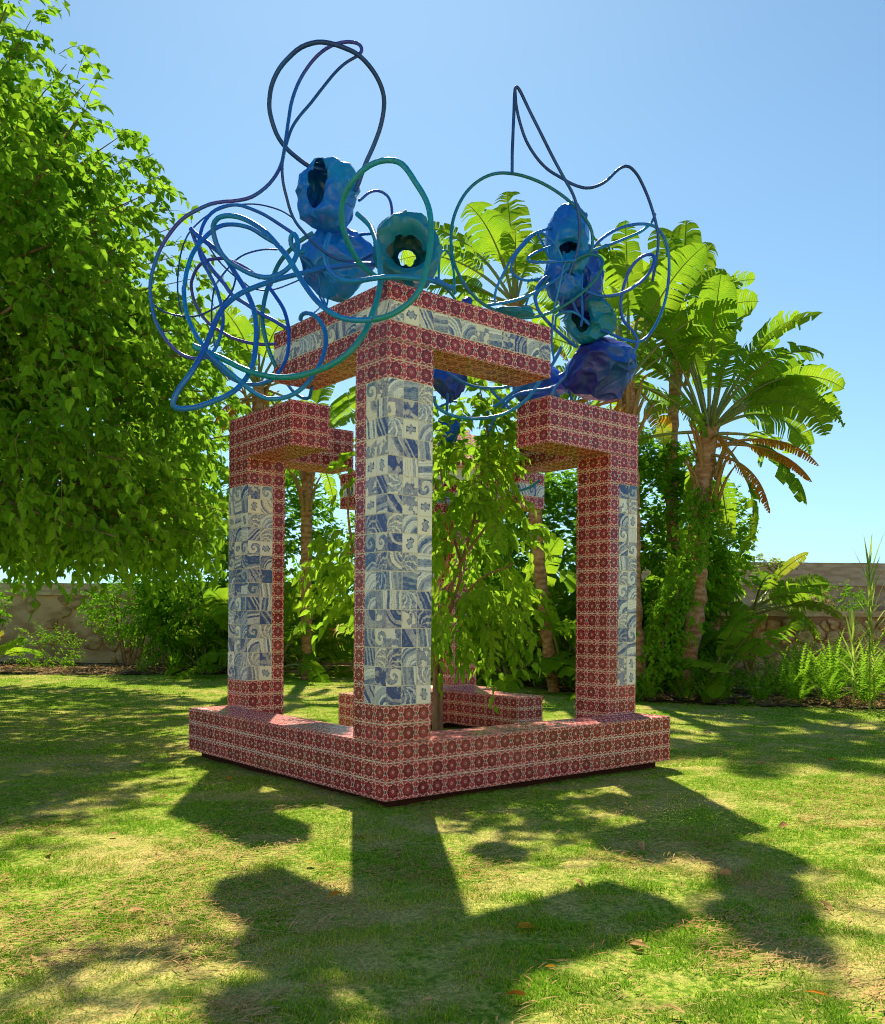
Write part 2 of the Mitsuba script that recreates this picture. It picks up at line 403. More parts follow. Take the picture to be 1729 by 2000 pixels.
def wall(name, label, x0, x1, y, z0, z1, coat, cap, cap_mat, stone_size, stone_keep, seed, thick=0.45):
    w = thing(name, label, 'wall')
    put(w + '__body', rough_box([x0, y, z0], [x1, y + thick, z1], 0.3, 0.03, 1.6, seed), coat, smooth=40)
    put(w + '__coping', rough_box([x0, y - 0.06, z1 + 0.002], [x1, y + thick + 0.06, z1 + cap], 0.3, 0.008, 2.5, seed + 1), cap_mat, smooth=40)
    rg = rng_of(seed)
    for poly, c in voronoi_stones(x1 - x0, z1 - z0 - 0.02, stone_size, seed):
        if rg.random() > stone_keep(c[0] + x0, c[1] + z0):
            continue
        v, f = stone_mesh(poly, rg.uniform(0.035, 0.075), rg)
        put(numbered(w + '__stone'), (v + [x0, y, z0], f), 'stone', smooth=50)
    return w


wall('boundary_wall', 'shaded old garden wall with a plain plaster top band under the tree at the left', -22, -3.2, 27.2, -0.1, 2.1, 'render_coat', 0.36, 'coping', 0.42,
     lambda x, z: 0.35 if -15 < x < -6 else 0, 11)
wall('retaining_wall', 'low rubble stone wall with a pale slab top behind the ferns', 3.6, 13.5, 21.0, -0.1, 1.62, 'mortar', 0.13, 'coping', 0.34,
     lambda x, z: 1 if x < 11 else 0, 23)
wall('boundary_wall', 'sunless upper garden wall on the terrace at the right edge of the photo', 5.5, 24, 32.0, 1.5, 2.75, 'render_coat', 0.8, 'coping', 0.5, lambda x, z: 0.12 if x < 18 else 0, 31)
st = thing('garden_steps', 'low stone steps leading up from the lawn between the tall plants', 'steps')
for k in range(4):
    put(numbered(st + '__step'), rough_box([-4.3, 25.0 + 0.42 * k, -0.05 + 0.2 * k * 0], [-2.1, 25.42 + 0.42 * k + (3.2 if k == 3 else 0.02), 0.2 * (k + 1)], 0.12, 0.012, 4, 40 + k), 'coping', smooth=40)

# house beyond the garden
hs = thing('house', 'house with a terracotta tiled roof glimpsed beyond the garden through the structure', 'house')
put(hs + '__wall', box([-0.9, 36.0, -0.1], [2.2, 44, 7.4]), 'house_paint')
put(hs + '__roof', (np.array([[-1.3, 35.6, 7.41], [2.6, 35.6, 7.41], [2.6, 44.4, 7.41], [-1.3, 44.4, 7.41], [0.4, 40, 9.7], [0.9, 40, 9.7]]),
                    np.array([[0, 1, 5], [0, 5, 4], [1, 2, 5], [2, 3, 4], [2, 4, 5], [3, 0, 4], [0, 2, 1], [0, 3, 2]])), 'roof_clay')
_sl = math.hypot(4.4, 2.29)
for r in range(12):
    for c in range(22):
        x = -1.15 + c * 0.24
        if x > 2.5 - r * 0.14 or x < -1.2 + r * 0.14:
            continue
        a = np.linspace(0, np.pi, 7)
        ring = lambda t, lift: np.stack([x + 0.105 * np.cos(a), np.full(7, 35.5 + 4.4 * t), 7.42 + 2.29 * t + lift + 0.07 * np.sin(a)], -1)
        v = np.vstack([ring(r * 0.083, 0.05), ring(r * 0.083 + 0.095, 0.02)])
        i = np.arange(6)
        put(numbered(hs + '__roof__roof_tile'), (v, np.stack([i, i + 1, i + 8, i + 7], 1)), 'roof_clay', smooth=True)


# out-of-view house behind the camera, placed to light the near tile faces
vl = thing('unseen_villa', 'cream house with closed shutters, out of view behind the camera, lighting the near tile faces', 'house')
put(vl + '__wall', box([-17, -22, -0.1], [17, -12, 9.6]), 'unseen_villa_paint')
put(vl + '__cornice', box([-17.4, -22.4, 9.602], [17.4, -11.6, 9.95]), 'coping')
for r in range(2):
    for c in range(7):
        x0, z0 = -14.4 + c * 4.45, 1.1 + r * 4.2
        door = r == 0 and c == 3
        w = numbered(vl + ('__door' if door else '__window'))
        put(w, box([x0, -11.995, 0.02 if door else z0], [x0 + 1.3, -11.93, z0 + 2.2]), 'petiole')
        put(w + '__frame', join([box([x0 - .16, -11.99, 0.0 if door else z0 - .16], [x0 - .002, -11.88, z0 + 2.2]), box([x0 + 1.302, -11.99, 0.0 if door else z0 - .16], [x0 + 1.46, -11.88, z0 + 2.2]), box([x0 - .2, -11.99, z0 + 2.202], [x0 + 1.5, -11.85, z0 + 2.4])]), 'coping')


# ------------------------------------------------------------------ the tiled structures
AXU = np.array([math.sin(YAW), math.cos(YAW), 0])
AXV = np.array([-math.cos(YAW), math.sin(YAW), 0])
ORIGIN = np.array([0, 0, GAP]) + (28.0735 * AXU + 38.6335 * AXV) * TILE


def tw(u, v, w):
    """Tile coordinates to the place."""
    return ORIGIN + (np.multiply.outer(u, AXU) + np.multiply.outer(v, AXV) + np.multiply.outer(w, [0, 0, 1.0])) * TILE


tile_rng = rng_of(77)
PROUD = 0.0035
_sq = np.array([[0, 0], [1, 0], [1, 1], [0, 1.0]])


def one_tile(key, o, du, dv, blue):
    """One glazed tile with a rounded rim; o its corner, du and dv its edges as tile vectors (right-handed seen from outside)."""
    o = tw(*np.array(o, float))
    a, b = (np.array(d, float) for d in (du, dv))
    ea, eb = a[0] * AXU + a[1] * AXV + a[2] * np.array([0, 0, 1.0]), b[0] * AXU + b[1] * AXV + b[2] * np.array([0, 0, 1.0])
    n = np.cross(ea, eb)
    g, bev = (0.0030 if blue else np.array([0.0012, 0.0034])) + 0.0012 * tile_rng.random(2), 0.0018
    jx, jy, tilt = *tile_rng.uniform(-0.0008, 0.0008, 2), tile_rng.uniform(-0.0006, 0.0006, 4)
    S = np.array([[g[0], g[1]], [TILE - g[0], g[1]], [TILE - g[0], TILE - g[1]], [g[0], TILE - g[1]]]) + [jx, jy]
    I = S + np.array([[bev, bev], [-bev, bev], [-bev, -bev], [bev, -bev]])
    v = np.vstack([o + S[:, :1] * ea + S[:, 1:] * eb - n * PROUD, o + S[:, :1] * ea + S[:, 1:] * eb - n * 0.0008, o + I[:, :1] * ea + I[:, 1:] * eb + n * tilt[:, None]])
    f = []
    for r in (0, 4):
        for i in range(4):
            j = (i + 1) % 4
            f += [[r + i, r + j, r + 4 + j], [r + i, r + 4 + j, r + 4 + i]]
    f += [[8, 9, 10], [8, 10, 11]]
    cell = np.array([tile_rng.integers(0, 60), tile_rng.integers(0, 60)], float)
    uv = cell + np.clip(np.vstack([S, S, I]) / TILE, 0.004, 0.996)
    put(key, (v, np.array(f)), 'glaze_blue' if blue else 'glaze_red', uv=uv)


def tiled_box(part, lo, hi, faces, blue=lambda f, i, j: False, skip=lambda f, c: False):
    """Tiles on the named faces of the box lo..hi in tile units. f: face; i along it, j up; skip drops a tile by its centre."""
    (u0, v0, w0), (u1, v1, w1) = lo, hi
    for f in faces:
        if f == 'u-':      # faces left in the photo
            it = [((u0, v1 - i, w0 + j), (0, -1, 0), (0, 0, 1), i, j) for i in range(v1 - v0) for j in range(w1 - w0)]
        elif f == 'v-':    # faces right in the photo
            it = [((u0 + i, v0, w0 + j), (1, 0, 0), (0, 0, 1), i, j) for i in range(u1 - u0) for j in range(w1 - w0)]
        elif f == 'u+':
            it = [((u1, v0 + i, w0 + j), (0, 1, 0), (0, 0, 1), i, j) for i in range(v1 - v0) for j in range(w1 - w0)]
        elif f == 'v+':
            it = [((u1 - i, v1, w0 + j), (-1, 0, 0), (0, 0, 1), i, j) for i in range(u1 - u0) for j in range(w1 - w0)]
        elif f == 'w+':
            it = [((u0 + i, v0 + j, w1), (1, 0, 0), (0, 1, 0), i, j) for i in range(u1 - u0) for j in range(v1 - v0)]
        else:
            it = [((u0 + i, v1 - j, w0), (1, 0, 0), (0, -1, 0), i, j) for i in range(u1 - u0) for j in range(v1 - v0)]
        for o, a, b, i, j in it:
            c = np.array(o) + (np.array(a) + np.array(b)) / 2
            if skip(f, c):
                continue
            bl = blue(f, i, j)
            one_tile(numbered(part + ('__blue_tile' if bl else '__red_tile')), o, a, b, bl)


def core(key, boxes):
    """The grouted body behind the tiles."""
    e = PROUD / TILE * 0.8
    ms = []
    for lo, hi in boxes:
        lo, hi = np.array(lo, float) + e, np.array(hi, float) - e
        v, f = box(lo, hi)
        ms.append((tw(v[:, 0], v[:, 1], v[:, 2]), f))
    put(key, join(ms), 'grout')


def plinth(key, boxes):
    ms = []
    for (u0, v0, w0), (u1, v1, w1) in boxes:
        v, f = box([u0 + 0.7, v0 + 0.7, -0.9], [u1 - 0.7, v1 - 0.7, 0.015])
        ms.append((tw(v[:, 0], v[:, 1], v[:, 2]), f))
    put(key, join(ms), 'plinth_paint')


# front: an L of low base, a tall column on its corner, an L of lintel
def inside(c, lo, hi):
    return all(l - 1e-6 <= x <= h + 1e-6 for x, l, h in zip(c, lo, hi))


G4 = 'tiled columns of the garden sculpture'
t = thing('tiled_sculpture', 'tallest tiled column standing on the near corner of the long low base', 'sculpture', G4)
base = [([0, 0, 0], [24, 3, 3]), ([0, 3, 0], [3, 24, 3])]
core(t + '__base', base)
tiled_box(t + '__base', *base[0], ['v-', 'w+', 'u+', 'v+'], skip=lambda f, c: (f == 'v+' and c[0] < 3) or (f == 'w+' and c[0] < 3 and c[1] < 3))
tiled_box(t + '__base', *base[1], ['w+', 'u+', 'v+'])
tiled_box(t + '__base', [0, 0, 0], [3, 24, 3], ['u-'])
core(t + '__shaft', [([0, 0, 3], [3, 3, 24])])
tiled_box(t + '__shaft', [0, 0, 3], [3, 3, 24], ['u-', 'v-', 'u+', 'v+'], blue=lambda f, i, j: 2 <= j < 19 and (f == 'v-' or (f == 'u-' and i > 0)))
lint = [([0, 0, 24], [12, 3, 27]), ([0, 3, 24], [3, 12, 27])]
core(t + '__lintel', lint)
tiled_box(t + '__lintel', *lint[0], ['v-', 'w-', 'w+', 'u+', 'v+'], blue=lambda f, i, j: f in ('v-', 'u+') and j == 1, skip=lambda f, c: (f == 'v+' and c[0] < 3) or (f == 'w-' and c[0] < 3 and c[1] < 3))
tiled_box(t + '__lintel', *lint[1], ['w-', 'w+', 'u+', 'v+'], blue=lambda f, i, j: False)
tiled_box(t + '__lintel', [0, 0, 24], [3, 12, 27], ['u-'], blue=lambda f, i, j: j == 1)
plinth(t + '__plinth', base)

# left: a column behind the end of the base, an L of lintel on top
t = thing('tiled_sculpture', 'tiled column behind the left end of the base, below the tube tangle', 'sculpture', G4)
core(t + '__shaft', [([3.03, 21, -0.4], [6, 23.97, 21])])
tiled_box(t + '__shaft', [3, 21, 0], [6, 24, 21], ['u-', 'v-'], blue=lambda f, i, j: 5 <= j < 19 and (f == 'u-' or i < 2), skip=lambda f, c: f == 'u-' and c[2] < 3)
lint = [([3, 15, 21], [6, 24, 24]), ([6, 21, 21], [12, 24, 24])]
core(t + '__lintel', lint)
tiled_box(t + '__lintel', *lint[0], ['u-', 'v-', 'w-', 'w+', 'u+'], skip=lambda f, c: (f == 'u+' and c[1] > 21) or (f == 'w-' and c[1] > 21))
tiled_box(t + '__lintel', *lint[1], ['v-', 'w-', 'w+', 'u+'])

# right: its mirror
t = thing('tiled_sculpture', 'tiled column behind the right end of the base, with the dented blue drum on top', 'sculpture', G4)
core(t + '__shaft', [([21, 3.03, -0.4], [23.97, 6, 21])])
tiled_box(t + '__shaft', [21, 3, 0], [24, 6, 21], ['u-', 'v-'], blue=lambda f, i, j: 5 <= j < 19 and f == 'v-' and i > 0, skip=lambda f, c: f == 'v-' and c[2] < 3)
lint = [([15, 3, 21], [24, 6, 24]), ([21, 6, 21], [24, 12, 24])]
core(t + '__lintel', lint)
tiled_box(t + '__lintel', *lint[0], ['u-', 'v-', 'w-', 'w+'], skip=lambda f, c: f == 'w-' and c[0] > 21)
tiled_box(t + '__lintel', *lint[1], ['u-', 'w-', 'w+', 'v+'])

# back: crossing low base and lintel, the column behind their crossing
t = thing('tiled_sculpture', 'farthest tiled column, half hidden by the young tree growing before it', 'sculpture', G4)
base = [([16, 26, 0], [32, 29, 3]), ([26, 17, 0], [29, 26, 3]), ([26, 29, 0], [29, 32, 3])]
core(t + '__base', base)
tiled_box(t + '__base', *base[0], ['u-', 'v-', 'w+'], skip=lambda f, c: f == 'v-' and 26 < c[0] < 29)
tiled_box(t + '__base', *base[1], ['u-', 'v-', 'w+', 'u+'])
core(t + '__shaft', [([29.03, 29.03, -0.4], [32, 32, 22])])
tiled_box(t + '__shaft', [29, 29, 0], [32, 32, 22], ['u-', 'v-'], skip=lambda f, c: c[2] < 3)
lint = [([16, 26, 19], [32, 29, 22]), ([26, 17, 19], [29, 26, 22]), ([26, 29, 19], [29, 32, 22])]
core(t + '__lintel', lint)
tiled_box(t + '__lintel', *lint[0], ['u-', 'v-', 'w-', 'w+'], blue=lambda f, i, j: f in ('u-', 'v-') and j == 1, skip=lambda f, c: f == 'v-' and 26 < c[0] < 29)
tiled_box(t + '__lintel', *lint[1], ['u-', 'v-', 'w-', 'w+'], blue=lambda f, i, j: f in ('u-', 'v-') and j == 1)
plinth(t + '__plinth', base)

# ------------------------------------------------------------------ bent blue bars and crumpled drums on top
def L1(x, y):
    return 280 + x / 2.8817, 60 + y / 2.8817


def L2(x, y):
    return 280 + x / 2.8817, 500 + y / 2.8817


def R3(x, y):
    return 800 + x / 3.0764, 150 + y / 3.0764


def Q4(x, y):
    return 840 + x / 3.632, 680 + y / 3.632


def P1(x, y):
    return x, y


def bars(owner, rows):
    """rows: (paint, radius, [depths along the bar], [(view, [(x, y), ...]), ...]); the bar runs smoothly through all points."""
    for paint, radius, depths, chunks in rows:
        px = np.array([fn(*q) for fn, pts in chunks for q in pts], float)
        d = np.concatenate([[0], np.cumsum(np.linalg.norm(np.diff(px, axis=0), axis=1))])
        dep = np.interp(d / d[-1], np.linspace(0, 1, len(depths)), depths)
        k = np.ones(5) / 5
        if len(dep) > 8:
            dep = np.convolve(np.pad(dep, 2, mode='edge'), k, mode='valid')
        path = spline([at(x, y, z) for (x, y), z in zip(px, dep)], 0.035)
        put(numbered(owner + '__bar'), tube(path, radius * 1.18, 10), 'paint_' + paint, smooth=60)


TL = thing('bar_tangle', 'tall left tangle of bent blue bars and drums over the near column', 'sculpture', 'tangles of bent blue bars')
bars(TL, [
    ('backlit_navy', .0165, [8.3, 7.9, 7.6, 7.9, 8.2], [(L1, [(1060, 785), (1000, 780), (930, 760), (860, 710), (800, 655), (750, 580), (715, 470), (710, 390), (725, 300), (765, 215), (820, 150), (890, 92), (980, 64), (1060, 72), (1130, 95), (1205, 132), (1270, 195), (1320, 270), (1350, 350), (1355, 430), (1335, 540), (1295, 650), (1250, 750), (1215, 850), (1195, 900)])]),
    ('violet', .0125, [7.75, 7.8, 7.6, 7.4, 7.3, 7.3, 7.3], [(L1, [(1207, 140), (1226, 120), (1228, 95), (1205, 70), (1150, 62), (1090, 72), (1030, 100), (970, 150), (915, 220), (870, 300), (835, 400), (818, 500), (805, 590), (795, 660), (780, 740), (745, 815), (690, 880), (610, 935), (530, 955), (450, 962), (380, 975), (300, 1010), (220, 1060), (150, 1140), (90, 1240), (55, 1340)]), (L2, [(38, 172), (45, 260), (70, 370), (120, 460), (180, 530), (250, 570), (310, 578), (345, 570)])]),
    ('backlit_navy', .0105, [7.75, 7.6, 7.5, 7.7, 7.9], [(L1, [(1205, 142), (1140, 180), (1080, 235), (1010, 320), (940, 410), (880, 480), (835, 550), (805, 640), (785, 720), (782, 800), (790, 870), (810, 950), (830, 1020), (860, 1080), (900, 1130), (950, 1185), (1000, 1230), (1060, 1270), (1120, 1292), (1190, 1298), (1240, 1285), (1290, 1255)])]),
    ('teal', .0185, [7.5, 7.1, 6.85, 6.8, 6.8, 6.75, 6.75], [(L1, [(1310, 1385), (1250, 1340), (1200, 1280), (1160, 1210), (1130, 1130), (1115, 1040), (1125, 950), (1150, 890), (1200, 820), (1270, 760), (1350, 730), (1430, 735), (1480, 775), (1530, 850), (1580, 930), (1610, 1010), (1620, 1120), (1612, 1240), (1590, 1350)]), (L2, [(1560, 180), (1510, 250), (1440, 305), (1370, 340), (1290, 358)])]),
    ('azure', .0175, [6.75, 6.9, 7.2, 7.5, 7.5, 7.7], [(L2, [(1290, 358), (1210, 362), (1130, 352), (1050, 315), (970, 245), (900, 150), (840, 50)]), (L1, [(800, 1258), (750, 1200), (690, 1135), (620, 1085), (550, 1052), (480, 1040), (420, 1055), (393, 1100), (400, 1160), (425, 1230), (470, 1290), (540, 1335), (610, 1370), (680, 1388), (740, 1380), (800, 1350), (845, 1300), (868, 1240), (868, 1180), (850, 1145), (832, 1160), (832, 1200), (860, 1240), (895, 1245), (905, 1225)])]),
    ('cobalt', .0125, [8.2, 7.9, 7.6, 7.6, 7.5], [(L1, [(850, 1145), (760, 1085), (680, 1035), (600, 1000), (530, 980), (450, 990), (385, 1025), (340, 1085), (318, 1160), (312, 1220), (330, 1290), (375, 1375), (410, 1445)]), (L2, [(425, 225), (445, 300), (448, 380), (430, 460), (400, 530), (370, 560), (340, 575)])]),
    ('azure', .015, [7.9, 7.6, 7.3, 7.1, 7.1, 7.15, 7.6], [(L1, [(760, 1205), (690, 1165), (600, 1110), (500, 1090), (420, 1105), (340, 1170), (280, 1250), (245, 1350), (232, 1440)]), (L2, [(228, 180), (235, 280), (260, 370), (300, 450), (340, 510), (390, 570), (470, 640), (540, 700), (610, 760), (690, 800), (780, 800), (850, 775), (920, 720), (970, 650), (1010, 570), (1028, 480), (1015, 400), (970, 340), (920, 320), (890, 335), (885, 362)])]),
    ('cobalt', .0175, [7.9, 7.4, 7.0, 6.8, 7.1, 7.5, 7.7], [(L2, [(1330, 48), (1200, 48), (1050, 65), (900, 95), (760, 130), (640, 170), (540, 215), (470, 270), (430, 320), (390, 410), (350, 510), (310, 590), (260, 670), (200, 750), (168, 820), (175, 850), (215, 860), (300, 850), (400, 815), (480, 780), (540, 735), (590, 670), (620, 590), (635, 480), (635, 380), (615, 280), (570, 180), (520, 100)]), (L1, [(470, 1290), (420, 1240), (350, 1185), (290, 1140), (268, 1115)])]),
    ('cobalt', .014, [7.7, 7.8, 7.9, 7.8], [(L1, [(268, 1115), (300, 1200), (350, 1290), (400, 1360), (460, 1430)]), (L2, [(500, 220), (580, 270), (650, 320), (730, 360), (815, 412)])]),
    ('backlit_navy', .0058, [8.5, 8.3, 8.1, 8.0, 7.6], [(L1, [(840, 1052), (780, 1015), (700, 988), (610, 975), (500, 985), (420, 1010), (360, 1040), (300, 1090), (250, 1150), (215, 1240), (198, 1340), (193, 1440)]), (L2, [(200, 250), (220, 330), (234, 352)])]),
    ('backlit_navy', .0066, [7.4, 7.8, 8.0], [(L2, [(60, 275), (110, 310), (170, 330), (240, 340), (310, 335), (380, 305), (440, 270), (490, 215), (515, 150), (522, 98)])]),
    ('backlit_navy', .0066, [8.5, 8.3, 8.0, 7.4], [(L1, [(755, 1232), (690, 1230), (610, 1245), (550, 1270), (500, 1310), (450, 1370), (420, 1410)]), (L2, [(400, 180), (388, 260), (385, 340), (392, 430), (405, 512)])]),
    ('backlit_navy', .0055, [7.7, 8.1, 8.4], [(L1, [(272, 1116), (350, 1190), (420, 1290), (500, 1370), (570, 1420)]), (L2, [(600, 175), (660, 192), (740, 187), (830, 155), (930, 110)])]),
    ('violet', .0115, [7.7, 7.9, 8.1, 8.0, 7.9], [(L1, [(450, 1280), (390, 1285), (340, 1300), (300, 1340), (275, 1400), (270, 1440)]), (L2, [(285, 250), (320, 320), (370, 380), (430, 420), (500, 460), (580, 485), (650, 497), (750, 495)])]),
    ('violet', .010, [7.7, 8.0, 8.2], [(L1, [(450, 1280), (510, 1300), (570, 1330), (630, 1370), (655, 1395)])]),
    ('cobalt', .0135, [7.9, 7.6, 7.3, 7.2], [(L2, [(700, 165), (740, 220), (790, 300), (815, 390), (820, 470), (810, 560), (780, 630), (740, 680), (690, 710), (620, 725), (560, 715), (500, 690), (440, 640), (390, 590), (345, 556)])]),
    ('lagoon', .016, [8.1, 8.0, 7.9, 7.95], [(L1, [(955, 1138), (880, 1185), (820, 1240), (770, 1300), (740, 1360), (715, 1430)]), (L2, [(700, 180), (680, 260), (670, 350), (680, 430), (700, 510), (730, 590), (748, 625)])]),
    ('teal', .0195, [7.2, 7.1, 6.95, 6.85, 7.2, 8.0], [(L2, [(282, 506), (350, 535), (450, 580), (550, 630), (650, 665), (760, 682), (870, 675), (980, 645), (1080, 600), (1170, 530), (1240, 440), (1280, 350), (1320, 230), (1335, 140), (1332, 60)]), (L1, [(1322, 1230), (1300, 1150), (1270, 1090), (1205, 1030)])]),
    ('azure', .0165, [8.2, 7.4, 7.0, 6.95, 7.4], [(L1, [(1048, 1145), (1025, 1230), (1030, 1300), (1055, 1360), (1110, 1400), (1190, 1410), (1290, 1395), (1390, 1385), (1500, 1390), (1600, 1400), (1680, 1425), (1735, 1448)])]),
    ('violet', .011, [8.3, 8.6, 8.4], [(L1, [(1215, 955), (1230, 945), (1270, 912), (1320, 900), (1370, 925), (1395, 975), (1402, 1060)])]),
    ('azure', .0115, [8.6, 8.4, 8.2], [(L1, [(1160, 1178), (1210, 1150), (1295, 1140)])]),
    ('cobalt', .0115, [8.3, 8.3, 8.2], [(L1, [(1230, 1308), (1270, 1290), (1310, 1255)])]),
    ('azure', .013, [8.7, 8.7, 8.5], [(L2, [(805, 712), (850, 770), (900, 800), (935, 795), (948, 735)])]),
    ('teal', .0095, [8.4, 8.6, 8.5], [(P1, [(857, 546), (858, 510), (863, 492), (871, 489), (879, 498), (884, 518), (887, 538), (888, 573)])]),
    ('azure', .012, [7.5, 7.7], [(P1, [(852, 543), (866, 553), (881, 563)])]),
    ('lagoon', .010, [8.0, 8.2], [(P1, [(870, 562), (880, 572), (889, 584)])]),
    ('azure', .0075, [8.3, 8.4, 8.4], [(L2, [(880, 0), (950, 60), (990, 130), (1000, 200), (1032, 285)])]),
    ('azure', .0075, [8.6, 8.6, 8.5], [(L2, [(985, 160), (990, 220), (1030, 290)])]),
    ('azure', .0075, [8.6, 8.6, 8.5], [(L2, [(1048, 190), (1040, 240), (1030, 290)])]),
    ('backlit_navy', .005, [8.4, 8.5], [(L2, [(955, 325), (985, 300), (1010, 270)])]),
])

TR = thing('bar_tangle', 'right tangle of thinner blue bars and drums before the giant leaves', 'sculpture', 'tangles of bent blue bars')
bars(TR, [
    ('backlit_navy', .0128, [8.6, 8.5, 8.6, 8.8, 9.0], [(R3, [(617, 582), (618, 450), (624, 300), (630, 150), (633, 85), (640, 64), (650, 64), (670, 95), (720, 200), (790, 340), (860, 480), (930, 610), (980, 700), (1010, 790), (1022, 880), (1022, 960), (1010, 1040), (985, 1120), (950, 1210), (925, 1320), (905, 1420)])]),
    ('backlit_navy', .0125, [8.55, 8.8, 9.0, 9.3, 9.4], [(R3, [(635, 82), (640, 160), (660, 260), (700, 380), (760, 480), (830, 555), (910, 605), (980, 645), (1060, 668), (1130, 655), (1190, 620), (1240, 570), (1280, 542), (1320, 540), (1370, 590), (1420, 690), (1460, 800), (1490, 920), (1495, 1000), (1480, 1120), (1460, 1228)])]),
    ('lagoon', .0128, [8.9, 8.8, 8.6, 8.55, 8.75, 8.8, 9.0], [(R3, [(1000, 1100), (1060, 1080), (1095, 1030), (1100, 960), (1085, 900), (1040, 830), (980, 765), (900, 700), (800, 640), (700, 600), (620, 582), (540, 578), (470, 595), (400, 635), (340, 695), (295, 770), (262, 860), (250, 960), (255, 1060), (280, 1150), (320, 1230), (380, 1310), (450, 1370), (520, 1405), (600, 1435), (690, 1447), (780, 1437), (870, 1405), (960, 1355), (1050, 1285), (1120, 1210), (1160, 1130), (1155, 1092), (1120, 1072), (1060, 1070), (1000, 1100), (930, 1140), (850, 1190), (790, 1260), (750, 1340)])]),
    ('azure', .012, [8.75, 8.8, 8.9, 9.1, 9.4], [(R3, [(470, 1372), (600, 1350), (700, 1320), (800, 1270), (900, 1200), (960, 1130), (1000, 1100), (1060, 1060), (1110, 1040), (1200, 1010), (1300, 970), (1390, 930), (1450, 880), (1476, 825)])]),
    ('cobalt', .0128, [9.1, 9.3, 9.5, 9.4, 9.1, 9.0], [(R3, [(1100, 1030), (1160, 970), (1240, 920), (1330, 890), (1420, 885), (1490, 910), (1540, 990), (1560, 1100), (1555, 1240), (1530, 1370), (1490, 1470), (1440, 1550), (1380, 1592), (1300, 1580), (1200, 1540), (1100, 1490), (1020, 1430), (980, 1350), (950, 1250), (940, 1150), (925, 1050)])]),
    ('cobalt', .0135, [9.4, 9.3, 9.2, 9.1, 9.0, 9.0], [(R3, [(1335, 1680), (1372, 1600), (1345, 1530), (1290, 1470), (1270, 1390), (1278, 1300), (1310, 1190), (1360, 1110), (1420, 1070), (1465, 1072), (1470, 1110), (1440, 1180), (1380, 1240), (1300, 1290), (1220, 1315), (1140, 1315), (1070, 1290), (970, 1235)])]),
    ('azure', .011, [8.7, 8.6, 8.6, 8.9], [(R3, [(1000, 1102), (900, 1110), (800, 1115), (720, 1107), (715, 1085), (770, 1050), (860, 1015)])]),
    ('azure', .0105, [8.8, 8.7, 8.8, 8.9], [(R3, [(510, 1352), (520, 1280), (560, 1190), (620, 1080), (680, 1000), (740, 945), (790, 935), (840, 970), (890, 1030), (920, 1100)])]),
    ('azure', .0105, [9.2, 9.0, 8.8, 9.1], [(R3, [(1040, 870), (1062, 845), (1062, 822), (1030, 842), (960, 860), (870, 900), (760, 940), (690, 1010), (640, 1070), (610, 1145), (625, 1190), (680, 1220), (740, 1222), (810, 1208)])]),
    ('cobalt', .0135, [9.0, 8.8, 8.8, 9.1], [(R3, [(870, 1170), (790, 1230), (755, 1300), (770, 1390), (820, 1460), (890, 1530), (960, 1590), (1000, 1620)])]),
    ('azure', .009, [8.7, 8.75, 8.8, 8.9], [(R3, [(930, 1120), (895, 1280), (865, 1430), (855, 1590), (868, 1700)])]),
    ('azure', .009, [9.0, 8.85, 8.9], [(R3, [(875, 1510), (882, 1440), (920, 1413), (975, 1410), (1030, 1440), (1080, 1490)])]),
    ('azure', .0085, [8.7, 8.8], [(R3, [(715, 1325), (700, 1370), (680, 1425)])]),
    ('cobalt', .009, [8.9, 8.8], [(R3, [(1040, 1180), (1035, 1300), (1040, 1430), (1030, 1500)])]),
    ('azure', .009, [8.95, 8.9], [(R3, [(770, 945), (800, 1000), (840, 1090)])]),
    ('azure', .0135, [8.7, 8.9, 9.1], [(Q4, [(30, 340), (40, 400), (80, 440), (150, 475), (240, 495), (330, 500), (430, 490), (530, 465), (630, 410), (700, 350), (750, 280), (795, 210)])]),
    ('azure', .012, [9.1, 9.0, 9.0], [(Q4, [(120, 170), (190, 215), (250, 250), (330, 275), (430, 285), (510, 280), (590, 262)])]),
    ('azure', .0145, [9.6, 9.5, 9.3, 9.2], [(Q4, [(400, 460), (480, 400), (560, 340), (630, 280), (700, 230), (780, 190), (850, 140), (900, 60), (935, -10)])]),
    ('cobalt', .013, [9.8, 9.7, 9.5, 9.5], [(Q4, [(420, 590), (460, 500), (510, 430), (570, 360), (640, 320), (740, 300), (830, 290), (890, 270), (945, 235)])]),
    ('cobalt', .012, [9.6, 9.7], [(Q4, [(430, 290), (470, 340), (530, 390), (575, 442)])]),
    ('azure', .011, [9.3, 9.4], [(Q4, [(855, 160), (900, 200), (940, 180)])]),
    ('cobalt', .011, [9.4, 9.45], [(Q4, [(865, 265), (890, 310), (918, 352)])]),
    ('azure', .011, [9.5, 9.6], [(Q4, [(985, 310), (1000, 345), (1012, 376)])]),
    ('azure', .011, [9.3, 9.3], [(Q4, [(860, 330), (900, 260), (960, 200), (975, 130)])]),
    ('cobalt', .011, [10.3, 10.3], [(Q4, [(30, 542), (80, 520), (150, 500), (240, 512), (320, 480)])]),
    ('azure', .0095, [10.3, 10.2], [(Q4, [(40, 430), (100, 400), (160, 378), (230, 390)])]),
    ('azure', .013, [9.3, 9.4], [(Q4, [(126, 320), (124, 380), (118, 450)])]),
    ('azure', .0095, [10.4, 10.5], [(Q4, [(35, 655), (90, 720), (145, 800)])]),
    ('azure', .0095, [10.4, 10.6], [(Q4, [(140, 750), (210, 735), (270, 700)])]),
    ('azure', .010, [10.6, 10.4], [(Q4, [(520, 640), (560, 632), (610, 636)])]),
    ('lagoon', .010, [9.0, 8.9], [(P1, [(1015, 958), (1035, 952), (1055, 938)])]),
])


